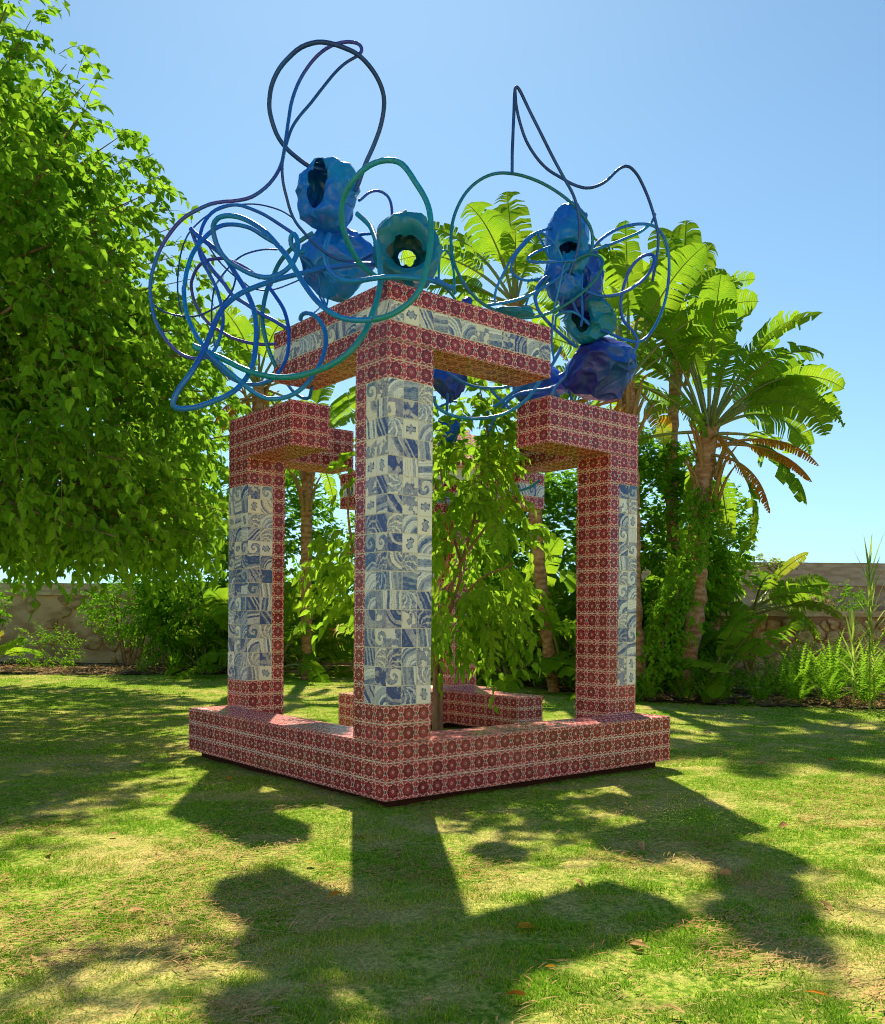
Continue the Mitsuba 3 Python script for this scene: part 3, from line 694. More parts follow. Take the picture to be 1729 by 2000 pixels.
def crumpled(key, centre, size, paint, seed, axis=(0.2, 0.3, 1), dents=(), mouth=None, through=False, creases=8, square=3.2):
    """A crushed sheet-metal drum: a barrel on its axis, dented with smooth hollows and creased along folds, its mouth torn open.
    dents: (direction, half angle, depth); mouth: (direction, half angle, how far the lips fold in); through: open at the far side too."""
    rg = rng_of(seed)
    m = trimesh.creation.icosphere(subdivisions=6 if min(size) > 0.24 else 5)
    d, f = np.array(m.vertices), np.array(m.faces)
    ax = unit(axis)
    z = d @ ax
    rho = np.sqrt(np.maximum(1 - z * z, 0))
    r = 1 / (np.abs(z) ** square + rho ** square) ** (1 / square)
    r *= 0.94 + 0.20 * (meshkit.noise(d * 1.2 + seed * 3.1, seed) - 0.5)
    v = d * r[:, None]

    def buckle(n, depth, back):
        """Pushes in what stands above a plane, as sheet metal buckles: the cap is mirrored inwards and leaves a sharp rim."""
        nonlocal v
        wob = 0.10 * (meshkit.noise(d * 2.4 + rg.uniform(0, 60), seed) - 0.5)
        k = v @ n - (np.max(v @ n) - depth) + wob
        k = np.maximum(k, 0)
        v = v - (1 + back) * k[:, None] * n

    for dd, width, depth in dents:
        buckle(unit(dd), depth * 0.62, 0.85)
    for _ in range(creases):
        buckle(unit(rg.normal(size=3)), rg.uniform(0.05, 0.17), rg.uniform(0.1, 0.8))
    for _ in range(creases):                         # long shallow folds
        n, t = unit(rg.normal(size=3)), unit(rg.normal(size=3))
        dist = np.abs(d @ n - rg.uniform(-0.4, 0.4) + 0.25 * (meshkit.noise(d * 1.7 + rg.uniform(0, 50), seed) - 0.5))
        v = v - d * (rg.uniform(0.02, 0.06) * np.clip((d @ t - 0.05) / 0.5, 0, 1) * np.exp(-dist / rg.uniform(0.03, 0.07)))[:, None]
    for fr, am in ((1.3, 0.07), (2.6, 0.012)):          # ridges where the sheet is crumpled
        rid = 1 - np.abs(2 * meshkit.fbm(d * fr + seed * 2.3 + fr, 2, seed + 11) - 1)
        v = v + d * (am * (np.clip((rid - 0.72) / 0.28, 0, 1) ** 1.5 - 0.35))[:, None]
    if mouth is not None:
        keep = np.ones(len(f), bool)
        for sgn in ((1, -1) if through else (1,)):
            md = unit(mouth[0]) * sgn
            t1 = unit(np.cross(md, [0.0, 0, 1]))
            t2 = np.cross(t1, md)
            ph = np.arctan2(d @ t2, d @ t1)
            wide = 1 / np.sqrt((np.cos(ph) / mouth[1][0]) ** 2 + (np.sin(ph) / mouth[1][1]) ** 2) * (0.5 if sgn < 0 else 1)
            a = np.arccos(np.clip(d @ md, -1, 1)) / (wide * (0.78 + 0.44 * meshkit.noise(d * 1.5 + seed * 1.7, seed + 8)))
            keep &= ~(a < 1)[f].all(1)
            lip = np.clip(1 - (a - 1) / 0.8, 0, 1)
            v = v - md * (mouth[2] * lip ** 1.6)[:, None]
            fold = np.abs(np.sin(ph * 2.5 + 3 * meshkit.noise(d * 1.6 + seed, seed + 2))) - 0.6
            v = v + d * (0.16 * lip * fold)[:, None]
        f = f[keep]
    v *= 1.04 / np.percentile(np.linalg.norm(v, axis=1), 97)
    put(key, (v * np.array(size) + centre, f), 'paint_' + paint, smooth=32)


def drum(owner, *a, **k):
    crumpled(numbered(owner + '__crumpled_drum'), *a, **k)


drum(TL, at(638, 382, 8.25), (.30, .28, .34), 'azure', 4, axis=(0.25, 0.2, 1), mouth=((-0.30, -0.88, 0.30), (0.36, 0.78), 0.18), dents=[((0.7, -0.6, -0.1), 0.5, 0.10), ((-0.5, -0.7, -0.5), 0.4, 0.10)])
drum(TL, at(655, 515, 8.55), (.37, .30, .37), 'azure', 9, axis=(0.6, 0, 0.7), dents=[((-0.8, -0.3, -0.75), 0.75, 0.5), ((0.1, -1, -0.3), 0.45, 0.16)])
drum(TL, at(795, 494, 7.75), (.31, .26, .34), 'lagoon', 15, axis=(0.1, -1, 0.1), mouth=((0.02, -1, 0.0), (0.55, 0.48), 0.5), through=True, creases=10, dents=[((0.5, -0.8, 0.6), 0.35, 0.12)])
drum(TR, at(1110, 476, 9.1), (.225, .24, .40), 'azure', 21, axis=(-0.15, 0.3, 1), mouth=((-0.05, -0.92, -0.42), (0.5, 0.22), 0.3), dents=[((0.2, -0.8, -0.8), 0.5, 0.2)])
drum(TR, at(1134, 555, 9.3), (.25, .25, .37), 'indigo', 25, dents=[((-0.3, -0.9, 0), 0.6, 0.4), ((0.5, -0.8, 0.3), 0.4, 0.2)])
drum(TR, at(1098, 545, 9.05), (.19, .2, .24), 'cobalt', 27, axis=(1, 0.4, 0.3), mouth=((0.5, -0.8, 0.35), (0.5, 0.28), 0.2))
drum(TR, at(1150, 622, 9.3), (.27, .24, .26), 'lagoon', 33, axis=(0.8, 0.1, 0.5), mouth=((-0.5, -0.85, -0.2), (0.4, 0.5), 0.25), dents=[((0.6, -0.6, -0.6), 0.5, 0.3)])
drum(TR, at(1176, 724, 9.45), (.40, .36, .335), 'indigo', 38, axis=(0.35, -0.5, 0.8), creases=9, dents=[((0.32, -0.9, 0.18), 0.34, 0.14), ((-0.25, -0.85, -0.42), 0.40, 0.16), ((0.22, -0.75, -0.66), 0.36, 0.30), ((-0.85, -0.5, 0), 0.30, 0.12), ((0.9, -0.35, -0.5), 0.36, 0.26)])
drum(TR, at(878, 736, 9.6), (.21, .2, .27), 'indigo', 44, dents=[((-0.6, -0.2, -0.9), 0.9, 0.5), ((0.9, -0.3, -0.5), 0.6, 0.35)])
drum(TR, at(1055, 752, 9.9), (.30, .22, .2), 'cobalt', 47, axis=(1, 0.2, 0.3), dents=[((0, -0.9, -0.4), 0.6, 0.3)])
drum(TR, at(876, 842, 10.6), (.15, .15, .19), 'cobalt', 51, dents=[((0, -0.9, 0.3), 0.6, 0.3)])
drum(TR, at(1003, 612, 8.75), (.21, .14, .07), 'lagoon', 55, axis=(1, 0.3, 0.2), dents=[((0, -0.5, 0.9), 0.6, 0.3)])
drum(TR, at(912, 592, 8.55), (.06, .06, .06), 'indigo', 58)
# ------------------------------------------------------------------ leaves
LEAF_V = np.array([[0, 0, 0], [0.28, 0.5, 0.06], [0.30, 0, -0.04], [0.28, -0.5, 0.06], [0.66, 0.34, 0.0], [0.68, 0, -0.10], [0.66, -0.34, 0.0], [1.0, 0, -0.22]])
LEAF_F = np.array([[0, 2, 1], [0, 3, 2], [1, 2, 5], [1, 5, 4], [2, 3, 6], [2, 6, 5], [4, 5, 7], [5, 6, 7]])
LEAF5_V = np.array([[0, 0, 0], [0.38, 0.5, 0.05], [0.42, 0, -0.05], [0.38, -0.5, 0.05], [1.0, 0, -0.2]])
LEAF5_F = np.array([[0, 2, 1], [0, 3, 2], [1, 2, 4], [2, 3, 4]])


def place_leaves(pos, direc, length, width, rg, fine=True, roll=0.7):
    """One template leaf at every pos, pointing along direc, its face turned mostly up."""
    V, F = (LEAF_V, LEAF_F) if fine else (LEAF5_V, LEAF5_F)
    n = len(pos)
    x = unit(direc)
    y = np.cross([0, 0, 1.0], x) + 1e-6
    y = unit(y)
    z = np.cross(x, y)
    a = rg.normal(0, roll, n)[:, None]
    y, z = y * np.cos(a) + z * np.sin(a), z * np.cos(a) - y * np.sin(a)
    L = (length * rg.uniform(0.6, 1.15, n))[:, None, None]
    W = (width * rg.uniform(0.75, 1.15, n))[:, None, None]
    curl = rg.uniform(0.4, 1.8, n)[:, None, None]
    v = pos[:, None] + V[None, :, :1] * L * x[:, None] + V[None, :, 1:2] * W * y[:, None] + V[None, :, 2:] * L * curl * z[:, None]
    f = F[None] + (np.arange(n) * len(V))[:, None, None]
    return v, f


def flat(v, f):
    return v.reshape(-1, 3), f.reshape(-1, 3)


def sprays(centres, outward, rg, n_leaf, twig, droop, length, width, fine=True, roll=0.7):
    """Leaves set along short drooping twigs that start at the centres. Returns leaf arrays and twig paths."""
    n = len(centres)
    d0 = unit(outward + rg.normal(0, 0.45, (n, 3)))
    tl = twig * rg.uniform(0.5, 1.3, n)
    pos, dirs, twigs = [], [], []
    side = unit(np.cross(d0, [0, 0, 1.0]) + 1e-6)
    for k in range(n_leaf):
        s = (k + rg.uniform(0, 0.8, n)) / n_leaf
        p = centres + d0 * (tl * s)[:, None] - np.array([0, 0, 1.0]) * (droop * tl * s * s)[:, None]
        t = d0 - np.array([0, 0, 1.0]) * (2 * droop * s)[:, None]
        sg = 1 if k % 2 else -1
        q = unit(t) * 0.7 + side * sg * rg.uniform(0.4, 1.0, n)[:, None] + np.array([0, 0, 1.0]) * rg.normal(-0.35, 0.3, n)[:, None]
        pos.append(p + rg.normal(0, 0.012, (n, 3)))
        dirs.append(q)
    pos, dirs = np.vstack(pos), np.vstack(dirs)
    v, f = place_leaves(pos, dirs, length, width, rg, fine, roll)
    return v, f, d0, tl


def thin_twigs(centres, d0, tl, droop, r0):
    """Triangular twigs, one per spray."""
    n = len(centres)
    S = np.linspace(0, 1, 4)
    P = centres[:, None] + d0[:, None] * (tl[:, None] * S)[..., None] - np.array([0, 0, 1.0]) * (droop * tl[:, None] * S * S)[..., None]
    a = unit(np.cross(d0, [0.3, 0.2, 0.93]))
    b = np.cross(d0, a)
    ang = np.arange(3) * 2.0944
    ring = (np.cos(ang)[:, None, None] * a + np.sin(ang)[:, None, None] * b).transpose(1, 0, 2)
    rad = r0 * (1 - 0.7 * S)
    V = P[:, :, None] + ring[:, None] * rad[None, :, None, None]
    F = []
    for i in range(3):
        for j in range(3):
            k = (j + 1) % 3
            F += [[i * 3 + j, i * 3 + k, i * 3 + 3 + k], [i * 3 + j, i * 3 + 3 + k, i * 3 + 3 + j]]
    F = np.array(F)[None] + (np.arange(n) * 12)[:, None, None]
    return V.reshape(-1, 3), F.reshape(-1, 3)


def crown(key, mat, v, f, want_parts=0, leaf_name='leaf'):
    """The foliage of one plant: the leaves that show largest as parts, the rest as one piece of stuff."""
    c = v.mean(1)
    if want_parts:
        dist = np.linalg.norm(c - EYE, axis=1)
        rel = c - EYE
        sx = 864.5 + FOCAL * (rel @ RIGHT) / (rel @ FWD)
        sy = 1221.5 - FOCAL * (rel @ UP) / (rel @ FWD)
        inframe = (sx > 5) & (sx < 1724) & (sy > 5) & (sy < 1995)
        size = np.linalg.norm(v[:, -1] - v[:, 0], axis=1) / dist
        # nearest leaf of each small patch of the picture is surely in view
        cell = (sx // 14).astype(int) * 1000 + (sy // 14).astype(int)
        order = np.argsort(dist)
        seen, front = set(), np.zeros(len(c), bool)
        for i in order:
            if inframe[i] and cell[i] not in seen:
                seen.add(cell[i])
                front[i] = True
        cand = np.where(front)[0]
        pick = cand[np.argsort(-size[cand])[:want_parts]]
        rest = np.ones(len(c), bool)
        rest[pick] = False
        tri = f[0]
        for i in pick:
            put(numbered(f'{key}__{leaf_name}'), (v[i], tri), mat, smooth=True)
        nv = v.shape[1]
        v = v[rest]
        f = tri[None] + (np.arange(len(v)) * nv)[:, None, None]
    put(key, flat(v, f), mat, smooth=True, kind='stuff')


# ------------------------------------------------------------------ the mulberry tree, trunk left of the frame
def mulberry():
    rg = rng_of(101)
    t = thing('mulberry_tree', 'large leafy green tree filling the left side of the photo', 'tree')
    foot = np.array([-8.6, 13.2, 0])
    put(t + '__trunk', tube(spline([foot - [0, 0, 0.2], foot + [0.1, 0, 1.2], foot + [0.3, -0.1, 2.6], foot + [0.4, 0, 4.0]], 0.2), np.linspace(0.30, 0.20, len(spline([foot - [0, 0, 0.2], foot + [0.1, 0, 1.2], foot + [0.3, -0.1, 2.6], foot + [0.4, 0, 4.0]], 0.2))), 12), 'bark', smooth=True)
    # outline of the crown seen from the lawn: reach to the right against height
    hz = np.array([1.75, 2.1, 2.8, 3.6, 4.3, 5.1, 5.7, 6.2, 6.9, 7.5, 8.2, 9.0, 10.0])
    hx = np.array([-3.6, -3.05, -2.95, -2.85, -2.75, -3.2, -3.3, -3.7, -3.75, -4.3, -4.9, -5.3, -6.2])
    ends, dirs = [], []
    branch_tips = []
    k = 0
    for i in range(58):
        z = rg.uniform(2.2, 9.6)
        reach = np.interp(z, hz, hx) - rg.uniform(0.0, 0.5)
        y = 12.3 + rg.uniform(-2.6, 3.0)
        reach -= 0.16 * (y - 12.0) ** 2 * 0.5
        s = foot + [0.35, 0, min(4.2, 1.6 + 0.35 * z)]
        e = np.array([reach, y, z])
        mid = (s + e) / 2 + [0, 0, 0.5 + 0.1 * rg.random()] + rg.normal(0, 0.25, 3)
        path = spline([s, s * 0.7 + mid * 0.3 + [0, 0, 0.2], mid, e * 0.6 + mid * 0.4, e], 0.18)
        put(numbered(t + '__branch'), tube(path, np.linspace(0.055, 0.008, len(path)), 5), 'bark', smooth=True)
        branch_tips.append(path)
    for px, py, y in ((165, 165, 12.0), (130, 125, 12.6), (240, 262, 11.6), (225, 300, 12.2), (300, 372, 11.8), (335, 445, 11.4), (300, 300, 12.5), (372, 545, 11.6), (392, 590, 11.8), (345, 500, 12.2), (425, 690, 11.9), (60, 40, 12.2), (440, 780, 12.0), (290, 1085, 11.6), (180, 1080, 11.8), (60, 1070, 12.0), (390, 1050, 11.5), (445, 1000, 11.7)):
        e = at(px, py, y)
        s = foot + [0.35, 0, min(4.2, 1.6 + 0.35 * e[2])]
        path = spline([s, s * 0.5 + e * 0.5 + [0, 0, 0.55], e * 0.8 + s * 0.2 + [0, 0, 0.3], e], 0.18)
        put(numbered(t + '__branch'), tube(path, np.linspace(0.05, 0.004, len(path)), 5), 'bark', smooth=True)
        branch_tips.append(path)
    # sprays along the outer parts of the branches, and more filling the crown's shell
    for p in branch_tips:
        m = len(p)
        for q in np.linspace(0.35, 1.0, 15):
            j = min(m - 1, int(q * (m - 1)))
            for _ in range(2):
                ends.append(p[j] + rg.normal(0, 0.14, 3))
                dirs.append(unit(p[min(m - 1, j + 1)] - p[max(0, j - 1)]) * 0.8 + [0.25, -0.35, -0.05])
    n = 3300
    z = rg.uniform(1.9, 9.4, n)
    y = 12.3 + rg.uniform(-2.9, 3.4, n)
    depth = rg.uniform(0, 1, n) ** 1.7
    x = np.interp(z, hz, hx) - 0.55 - 0.10 * (y - 12.0) ** 2 - 4.4 * depth
    clump = meshkit.fbm(np.stack([x, y, z], -1) * 1.1, 2, 4)
    edge = np.clip((np.interp(z, hz, hx) - x) / 1.6, 0, 1)
    keep = (clump > 0.50 - 0.12 * edge - 0.08 * (z < 5)) & (z > 1.9 + 0.3 * meshkit.noise(np.stack([x * 2, y * 2, z * 0], -1), 3))
    c2 = np.stack([x, y, z], -1)[keep]
    C = np.vstack([np.array(ends), c2])
    D = np.vstack([np.array(dirs), np.tile([0.55, -0.45, -0.15], (len(c2), 1)) + rg.normal(0, 0.3, (len(c2), 3))])
    ok = (C[:, 0] > -9.5) & (C[:, 2] > 2.4)
    C, D = C[ok], D[ok]
    v, f, d0, tl = sprays(C, D, rg, 10, 0.6, 0.5, 0.155, 0.10)
    crown(t + '__crown', 'mulberry_leaf', v, f, 300)
    put(t + '__twigs', thin_twigs(C, d0, tl, 0.45, 0.005), 'bark', kind='stuff')


mulberry()


# ------------------------------------------------------------------ the young tree inside the structure
def young_tree():
    rg = rng_of(202)
    t = thing('young_tree', 'young tree with drooping bright leaves growing between the tiled columns', 'tree')
    stems = [[(850, 1345), (853, 1240), (872, 1170), (900, 1100), (925, 1020), (935, 940), (955, 880), (945, 800), (935, 745)],
             [(862, 1345), (862, 1250), (880, 1190), (898, 1135), (905, 1090), (960, 1010), (975, 930), (990, 870)],
             [(856, 1345), (848, 1260), (800, 1160), (740, 1110), (690, 1080), (640, 1100)],
             [(900, 1100), (880, 1020), (862, 930), (865, 860)], [(880, 1190), (940, 1130), (985, 1110), (1005, 1100)],
             [(690, 1080), (680, 1000), (685, 930)], [(925, 1020), (965, 1010), (985, 980)]]
    deps = [[10.2] * 9, [10.3, 10.3, 10.2, 10.2, 10.1, 10.0, 9.9, 9.9], [10.3, 10.3, 10.5, 10.6, 10.7, 10.7], [10.2, 10.4, 10.5, 10.5], [10.2, 10.0, 9.8, 9.7], [10.7, 10.6, 10.5], [10.1, 9.9, 9.8]]
    paths = []
    for k, (s, dd) in enumerate(zip(stems, deps)):
        pts = [at(x, y, z) for (x, y), z in zip(s, dd)]
        if k < 3:
            pts[0] = np.array([pts[0][0], pts[0][1], -0.1])
        p = spline(pts, 0.06)
        r0 = 0.034 if k < 2 else 0.024 if k == 2 else 0.018
        put(numbered(t + ('__trunk' if k < 3 else '__branch')), tube(p, np.linspace(r0, 0.007, len(p)), 8), 'bark', smooth=True)
        paths.append(p)
    lobes = [((935, 780), 45, 55, 26), ((925, 860), 70, 65, 60), ((968, 890), 48, 60, 56), ((905, 950), 60, 60, 46), ((938, 985), 50, 50, 50), ((900, 1040), 55, 50, 34),
             ((980, 1065), 60, 40, 30), ((880, 1130), 40, 50, 16), ((945, 1130), 60, 45, 34), ((985, 1190), 45, 50, 26), ((920, 1200), 60, 50, 40), ((880, 1260), 45, 40, 40), ((960, 1260), 45, 36, 22),
             ((655, 1110), 45, 60, 40), ((690, 1170), 40, 60, 34), ((640, 1180), 30, 40, 12), ((690, 930), 18, 35, 10), ((865, 880), 30, 60, 22), ((992, 850), 22, 40, 14), ((690, 1050), 30, 40, 12), ((860, 1000), 40, 60, 24), ((860, 800), 15, 40, 6)]
    C = []
    for (cx, cy), rx, ry, n in lobes:
        for _ in range(int(n * (0.55 if cx > 700 else 0.38))):
            a, q = rg.uniform(0, 6.283), math.sqrt(rg.random())
            y = 10.2 + rg.normal(0, 0.35)
            if 690 < cx + rx * q * math.cos(a) < 840:
                y = max(y, 9.9)
            C.append(at(cx + rx * q * math.cos(a), cy + ry * q * math.sin(a) - 18, y))
    C = np.array(C)
    axis = C.mean(0)
    out = unit((C - axis) * [1, 1, 0.3]) + [0, -0.25, -0.25]
    v, f, d0, tl = sprays(C, out, rg, 9, 0.32, 0.6, 0.165, 0.072, roll=0.9)
    crown(t + '__crown', 'young_leaf', v, f, 300)
    put(t + '__twigs', thin_twigs(C, d0, tl, 0.6, 0.0035), 'bark', kind='stuff')


young_tree()


# ------------------------------------------------------------------ giant paddle leaves (bird-of-paradise trees and their like)
def paddle(base, az, el, stalk, blade, width, bend, rg, tear=0.5, fold=0.35, twist=0.0, dead=False):
    """A long stalk and a torn, folded blade on an arching rib. Returns blade (v, f, uv) and stalk (v, f)."""
    n = 26
    total = stalk + blade
    s = np.linspace(0, 1, 40)
    e = el - bend * s ** 1.6
    dirs = np.stack([np.cos(e) * math.cos(az), np.cos(e) * math.sin(az), np.sin(e)], -1)
    P = base + np.vstack([[0, 0, 0], np.cumsum(dirs[:-1] * total / 39, axis=0)])
    at_s = lambda q: np.stack([np.interp(q, s, P[:, k]) for k in range(3)], -1)
    q0 = stalk / total
    k = np.linspace(0, 1, n + 1)
    rib = at_s(q0 + k * (1 - q0))
    tan = unit(np.gradient(rib, axis=0))
    side = np.array([-math.sin(az), math.cos(az), 0])
    up = np.cross(tan, side)
    side = np.tile(side, (n + 1, 1)) * math.cos(twist) + up * math.sin(twist)
    up = np.cross(tan, side)
    prof = np.minimum(1, (k / 0.16) ** 0.6) * np.maximum(0, 1 - k ** 5) ** 0.6 * (1 - 0.18 * k)
    V, F, UV = [], [], []
    for h in (1, -1):
        gap_next, grp = 0.0, rg.normal(0, 0.12)
        group_start = True
        for i in range(n):
            cut = rg.random() < tear
            w0, w1 = width * prof[i], width * prof[i + 1]
            fo = fold + grp
            lag = 0.30 * (0.5 + 0.5 * (w0 / width))
            def edge(j, w, off):
                c = rib[j]
                a = c + (side[j] * h * math.cos(fo) + up[j] * math.sin(fo)) * (w * 0.55) + tan[j] * (w * lag * 0.4 + off * 0.4)
                b = c + (side[j] * h * math.cos(fo - 0.3) + up[j] * math.sin(fo - 0.45)) * w + tan[j] * (w * lag + off)
                return c, a, b
            sl = blade / n
            c0, a0, b0 = edge(i, max(w0, 0.3 * width * prof[max(i, 1)]), sl * (0.24 if group_start else 0))
            c1, a1, b1 = edge(i + 1, w1, -sl * (0.24 if cut else 0))
            m = len(V)
            V += [c0, a0, b0, c1, a1, b1]
            F += [[m, m + 1, m + 4], [m, m + 4, m + 3], [m + 1, m + 2, m + 5], [m + 1, m + 5, m + 4]]
            UV += [[k[i], 0], [k[i], 0.55], [k[i], 1], [k[i + 1], 0], [k[i + 1], 0.55], [k[i + 1], 1]]
            group_start = cut
            if cut:
                grp = rg.normal(0, 0.16) - (0.25 if dead else 0)
    st = at_s(np.linspace(0, 1, 24))
    rr = np.concatenate([np.linspace(0.035, 0.020, 24)[:int(24 * q0) + 1], np.linspace(0.018, 0.004, 24 - int(24 * q0) - 1)]) * (0.6 + blade / 4)
    return (np.array(V), np.array(F), np.array(UV)), tube(st - up[0] * 0.008, rr, 5)


def leaf_part(owner, mat, *a, label=None, **k):
    (v, f, uv), st = paddle(*a, **k)
    key = numbered(owner + '__leaf')
    put(key, (v, f), mat, smooth=True, uv=uv)
    put(key + '__stalk', st, 'leaf_sheath' if mat == 'dead_leaf' else 'petiole', smooth=True)
    if label:
        labels[key] = {'label': label}


def giant_plant(label, crown_at, foot, leaves, seed, dead=0, width=0.30, trunk_r=0.13, mat='paddle_leaf', auto=0, size=(1.0, 1.5), lean=None, elevations=(0.0, 1.35), name='giant_bird_of_paradise', cat='palm'):
    """leaves: (px tip direction dx, dy in the photo's plane as angle and stalk, blade, bend) given as (azimuth deg in plan, elevation deg, stalk, blade, bend)."""
    rg = rng_of(seed)
    t = thing(name, label, cat)
    c, g = np.array(crown_at, float), np.array(foot, float)
    if g[2] < c[2] - 0.5:
        p = spline([g - [0, 0, 0.15], g * 0.66 + c * 0.34 + rg.normal(0, 0.06, 3), g * 0.33 + c * 0.67 + rg.normal(0, 0.06, 3), c + [0, 0, 0.1]], 0.12)
        rad = trunk_r * (1 + 0.10 * np.sin(np.arange(len(p)) * 1.9) + 0.05 * rg.normal(size=len(p)))
        put(t + '__trunk', tube(p, rad, 12), 'palm_bark', smooth=True)
        for _ in range(int(14 * min(1, trunk_r / 0.1))):       # old leaf bases clasping the trunk below the crown
            a = rg.uniform(0, 6.283)
            d = np.array([math.cos(a), math.sin(a), 0])
            lo = c + d * trunk_r * 0.9 - [0, 0, rg.uniform(0.3, 1.5)]
            pth = spline([lo, lo + d * 0.06 + [0, 0, 0.25], lo + d * 0.2 + [0, 0, 0.6], lo + d * rg.uniform(0.2, 0.45) + [0, 0, rg.uniform(0.7, 0.9)]], 0.1)
            put(numbered(t + '__leaf_base'), tube(pth, np.linspace(0.05, 0.012, len(pth)), 6), 'leaf_sheath', smooth=True)
    for az, el, stalk, blade, bend in leaves:
        leaf_part(t, mat, c + rg.normal(0, 0.03, 3), math.radians(az), math.radians(el), stalk, blade, width * rg.uniform(0.85, 1.15), bend, rg, tear=rg.uniform(0.3, 0.75), fold=rg.uniform(0.15, 0.5), twist=rg.normal(0, 0.25) + rg.choice([-1, 1]) * rg.uniform(0.5, 1.0) * abs(math.cos(math.radians(az))))
    for i in range(auto):
        az = i * 2.39996 + rg.uniform(-0.4, 0.4)
        q = i / max(1, auto - 1)
        el = elevations[1] * (1 - q) + elevations[0] * q + rg.normal(0, 0.08)
        b = rg.uniform(*size)
        if q > 0.45 and math.sin(az) < -0.55 and cat == 'palm':
            az += math.pi
        leaf_part(t, mat if rg.random() > 0.12 else 'old_paddle_leaf', c + rg.normal(0, 0.04, 3), az, el, b * rg.uniform(0.45, 0.8), b, width * rg.uniform(0.8, 1.15) * b / 1.5, rg.uniform(0.5, 1.3) * (0.6 + 0.7 * q), rg, tear=rg.uniform(0.2, 0.8), fold=rg.uniform(0.1, 0.5), twist=rg.normal(0, 0.3) + rg.choice([-1, 1]) * rg.uniform(0.3, 0.8) * abs(math.cos(az)))
    for i in range(dead):
        az = rg.uniform(0, 6.283)
        b = rg.uniform(*size) * 0.9
        leaf_part(t, 'dead_leaf', c - [0, 0, rg.uniform(0.1, 0.5)], az, rg.uniform(-0.3, 0.3), b * 0.5, b, width * 0.45, rg.uniform(1.0, 1.5), rg, tear=0.9, fold=-0.6, dead=True, label='hanging dried orange brown leaf')
    return t


# tall ones, from left to right in the photo
giant_plant('tall palm-like plant behind the left tube tangle, its crown between the tree and the lintel', at(505, 760, 20.5), [-4.3, 21.0, 0],
            [(100, 80, .8, 1.5, .5), (170, 70, .9, 1.5, .9), (20, 66, .8, 1.4, .8), (200, 55, 1.0, 1.5, 1.2), (-20, 45, .9, 1.4, 1.2), (250, 60, .8, 1.4, 1.0), (300, 55, .8, 1.4, 1.1)], 301, dead=3, auto=10, width=.30, elevations=(-.3, .9))
giant_plant('palm-like plant behind the left tiled column with one drooping orange leaf against the sky', at(600, 875, 21.5), [-3.3, 22.5, 0],
            [(60, 75, .8, 1.5, .6), (10, 62, .9, 1.5, .9), (150, 60, .9, 1.4, .9), (-30, 40, .9, 1.4, 1.2)], 302, dead=2, auto=10, width=.26, elevations=(-.4, .9), size=(.9, 1.4))
giant_plant('tallest giant-leaved plant behind the right lintel, its fan of leaves inside the thin blue ring', at(1005, 600, 18.0), [2.35, 19.2, 0],
            [(118, 71, .95, 1.75, .35), (98, 79, 1.0, 1.75, .30), (60, 66, .9, 1.6, .55), (172, 62, 1.0, 1.9, 1.15), (186, 45, .9, 1.7, 1.2), (20, 50, .9, 1.5, .9), (-20, 42, .9, 1.5, 1.1), (240, 52, .9, 1.5, 1.0), (80, 60, .8, 1.3, .5), (215, 20, .8, 1.2, 1.0)], 303, dead=3, auto=8, width=.40, elevations=(-.2, .7))
giant_plant('giant-leaved plant rising behind the right drum, one upright pale green leaf', at(1225, 745, 16.8), [3.75, 17.2, 0],
            [(95, 86, 1.2, 1.9, .12), (130, 80, 1.3, 1.7, .3), (50, 76, 1.2, 1.7, .4), (5, 66, 1.2, 1.7, .8), (-10, 52, 1.1, 1.7, 1.0), (170, 62, 1.1, 1.6, .8), (230, 66, 1.0, 1.5, .8), (300, 62, 1.1, 1.6, .9)], 304, dead=6, auto=10, width=.38, elevations=(-.5, .8))
giant_plant('widest giant-leaved plant at the right, long torn leaves arching over the garden wall', at(1385, 845, 17.3), [4.55, 17.6, 0],
            [(80, 85, 1.5, 2.0, .25), (60, 79, 1.6, 2.0, .45), (30, 78, 1.2, 1.9, .6), (10, 70, 1.1, 1.9, .9), (-5, 52, 1.0, 1.9, 1.6), (-20, 38, .8, 1.9, 1.9), (15, 30, .8, 1.8, 1.9), (-45, 30, .8, 1.8, 1.9), (0, 44, .9, 1.9, 1.8), (170, 78, 1.4, 1.8, .5), (200, 75, 1.3, 1.8, .8), (100, 72, 1.3, 1.9, .5), (150, 66, 1.3, 1.9, .9), (190, 55, 1.2, 1.9, 1.2), (220, 62, 1.2, 1.8, 1.0), (260, 70, 1.2, 1.8, .9), (300, 58, 1.2, 1.8, 1.2), (-60, 48, 1.1, 1.8, 1.4)], 305, dead=6, auto=9, width=.38, trunk_r=.17, elevations=(-.8, .8), size=(1.3, 1.7))
giant_plant('giant-leaved plant behind the widest one, upright tips against the sky', at(1330, 640, 19.5), [5.0, 19.8, 0],
            [(70, 82, 1.0, 1.6, .3), (45, 70, 1.0, 1.6, .6), (110, 78, 1.0, 1.6, .4), (140, 64, 1.0, 1.5, .7), (20, 55, .9, 1.5, .9), (200, 50, .9, 1.5, 1.0)], 306, dead=1, auto=10, width=.38, elevations=(-.2, .7))

# low, broad-leaved clumps along the bed
def low(label, x, y, seed, n, size, mat='paddle_leaf', width=.34, z=0.15, elevations=(0.3, 1.4), name='broad_leaved_plant'):
    giant_plant(label, [x, y, z], [x, y, z], [], seed, auto=n, size=size, width=width, mat=mat, elevations=elevations, name=name, cat='plant')


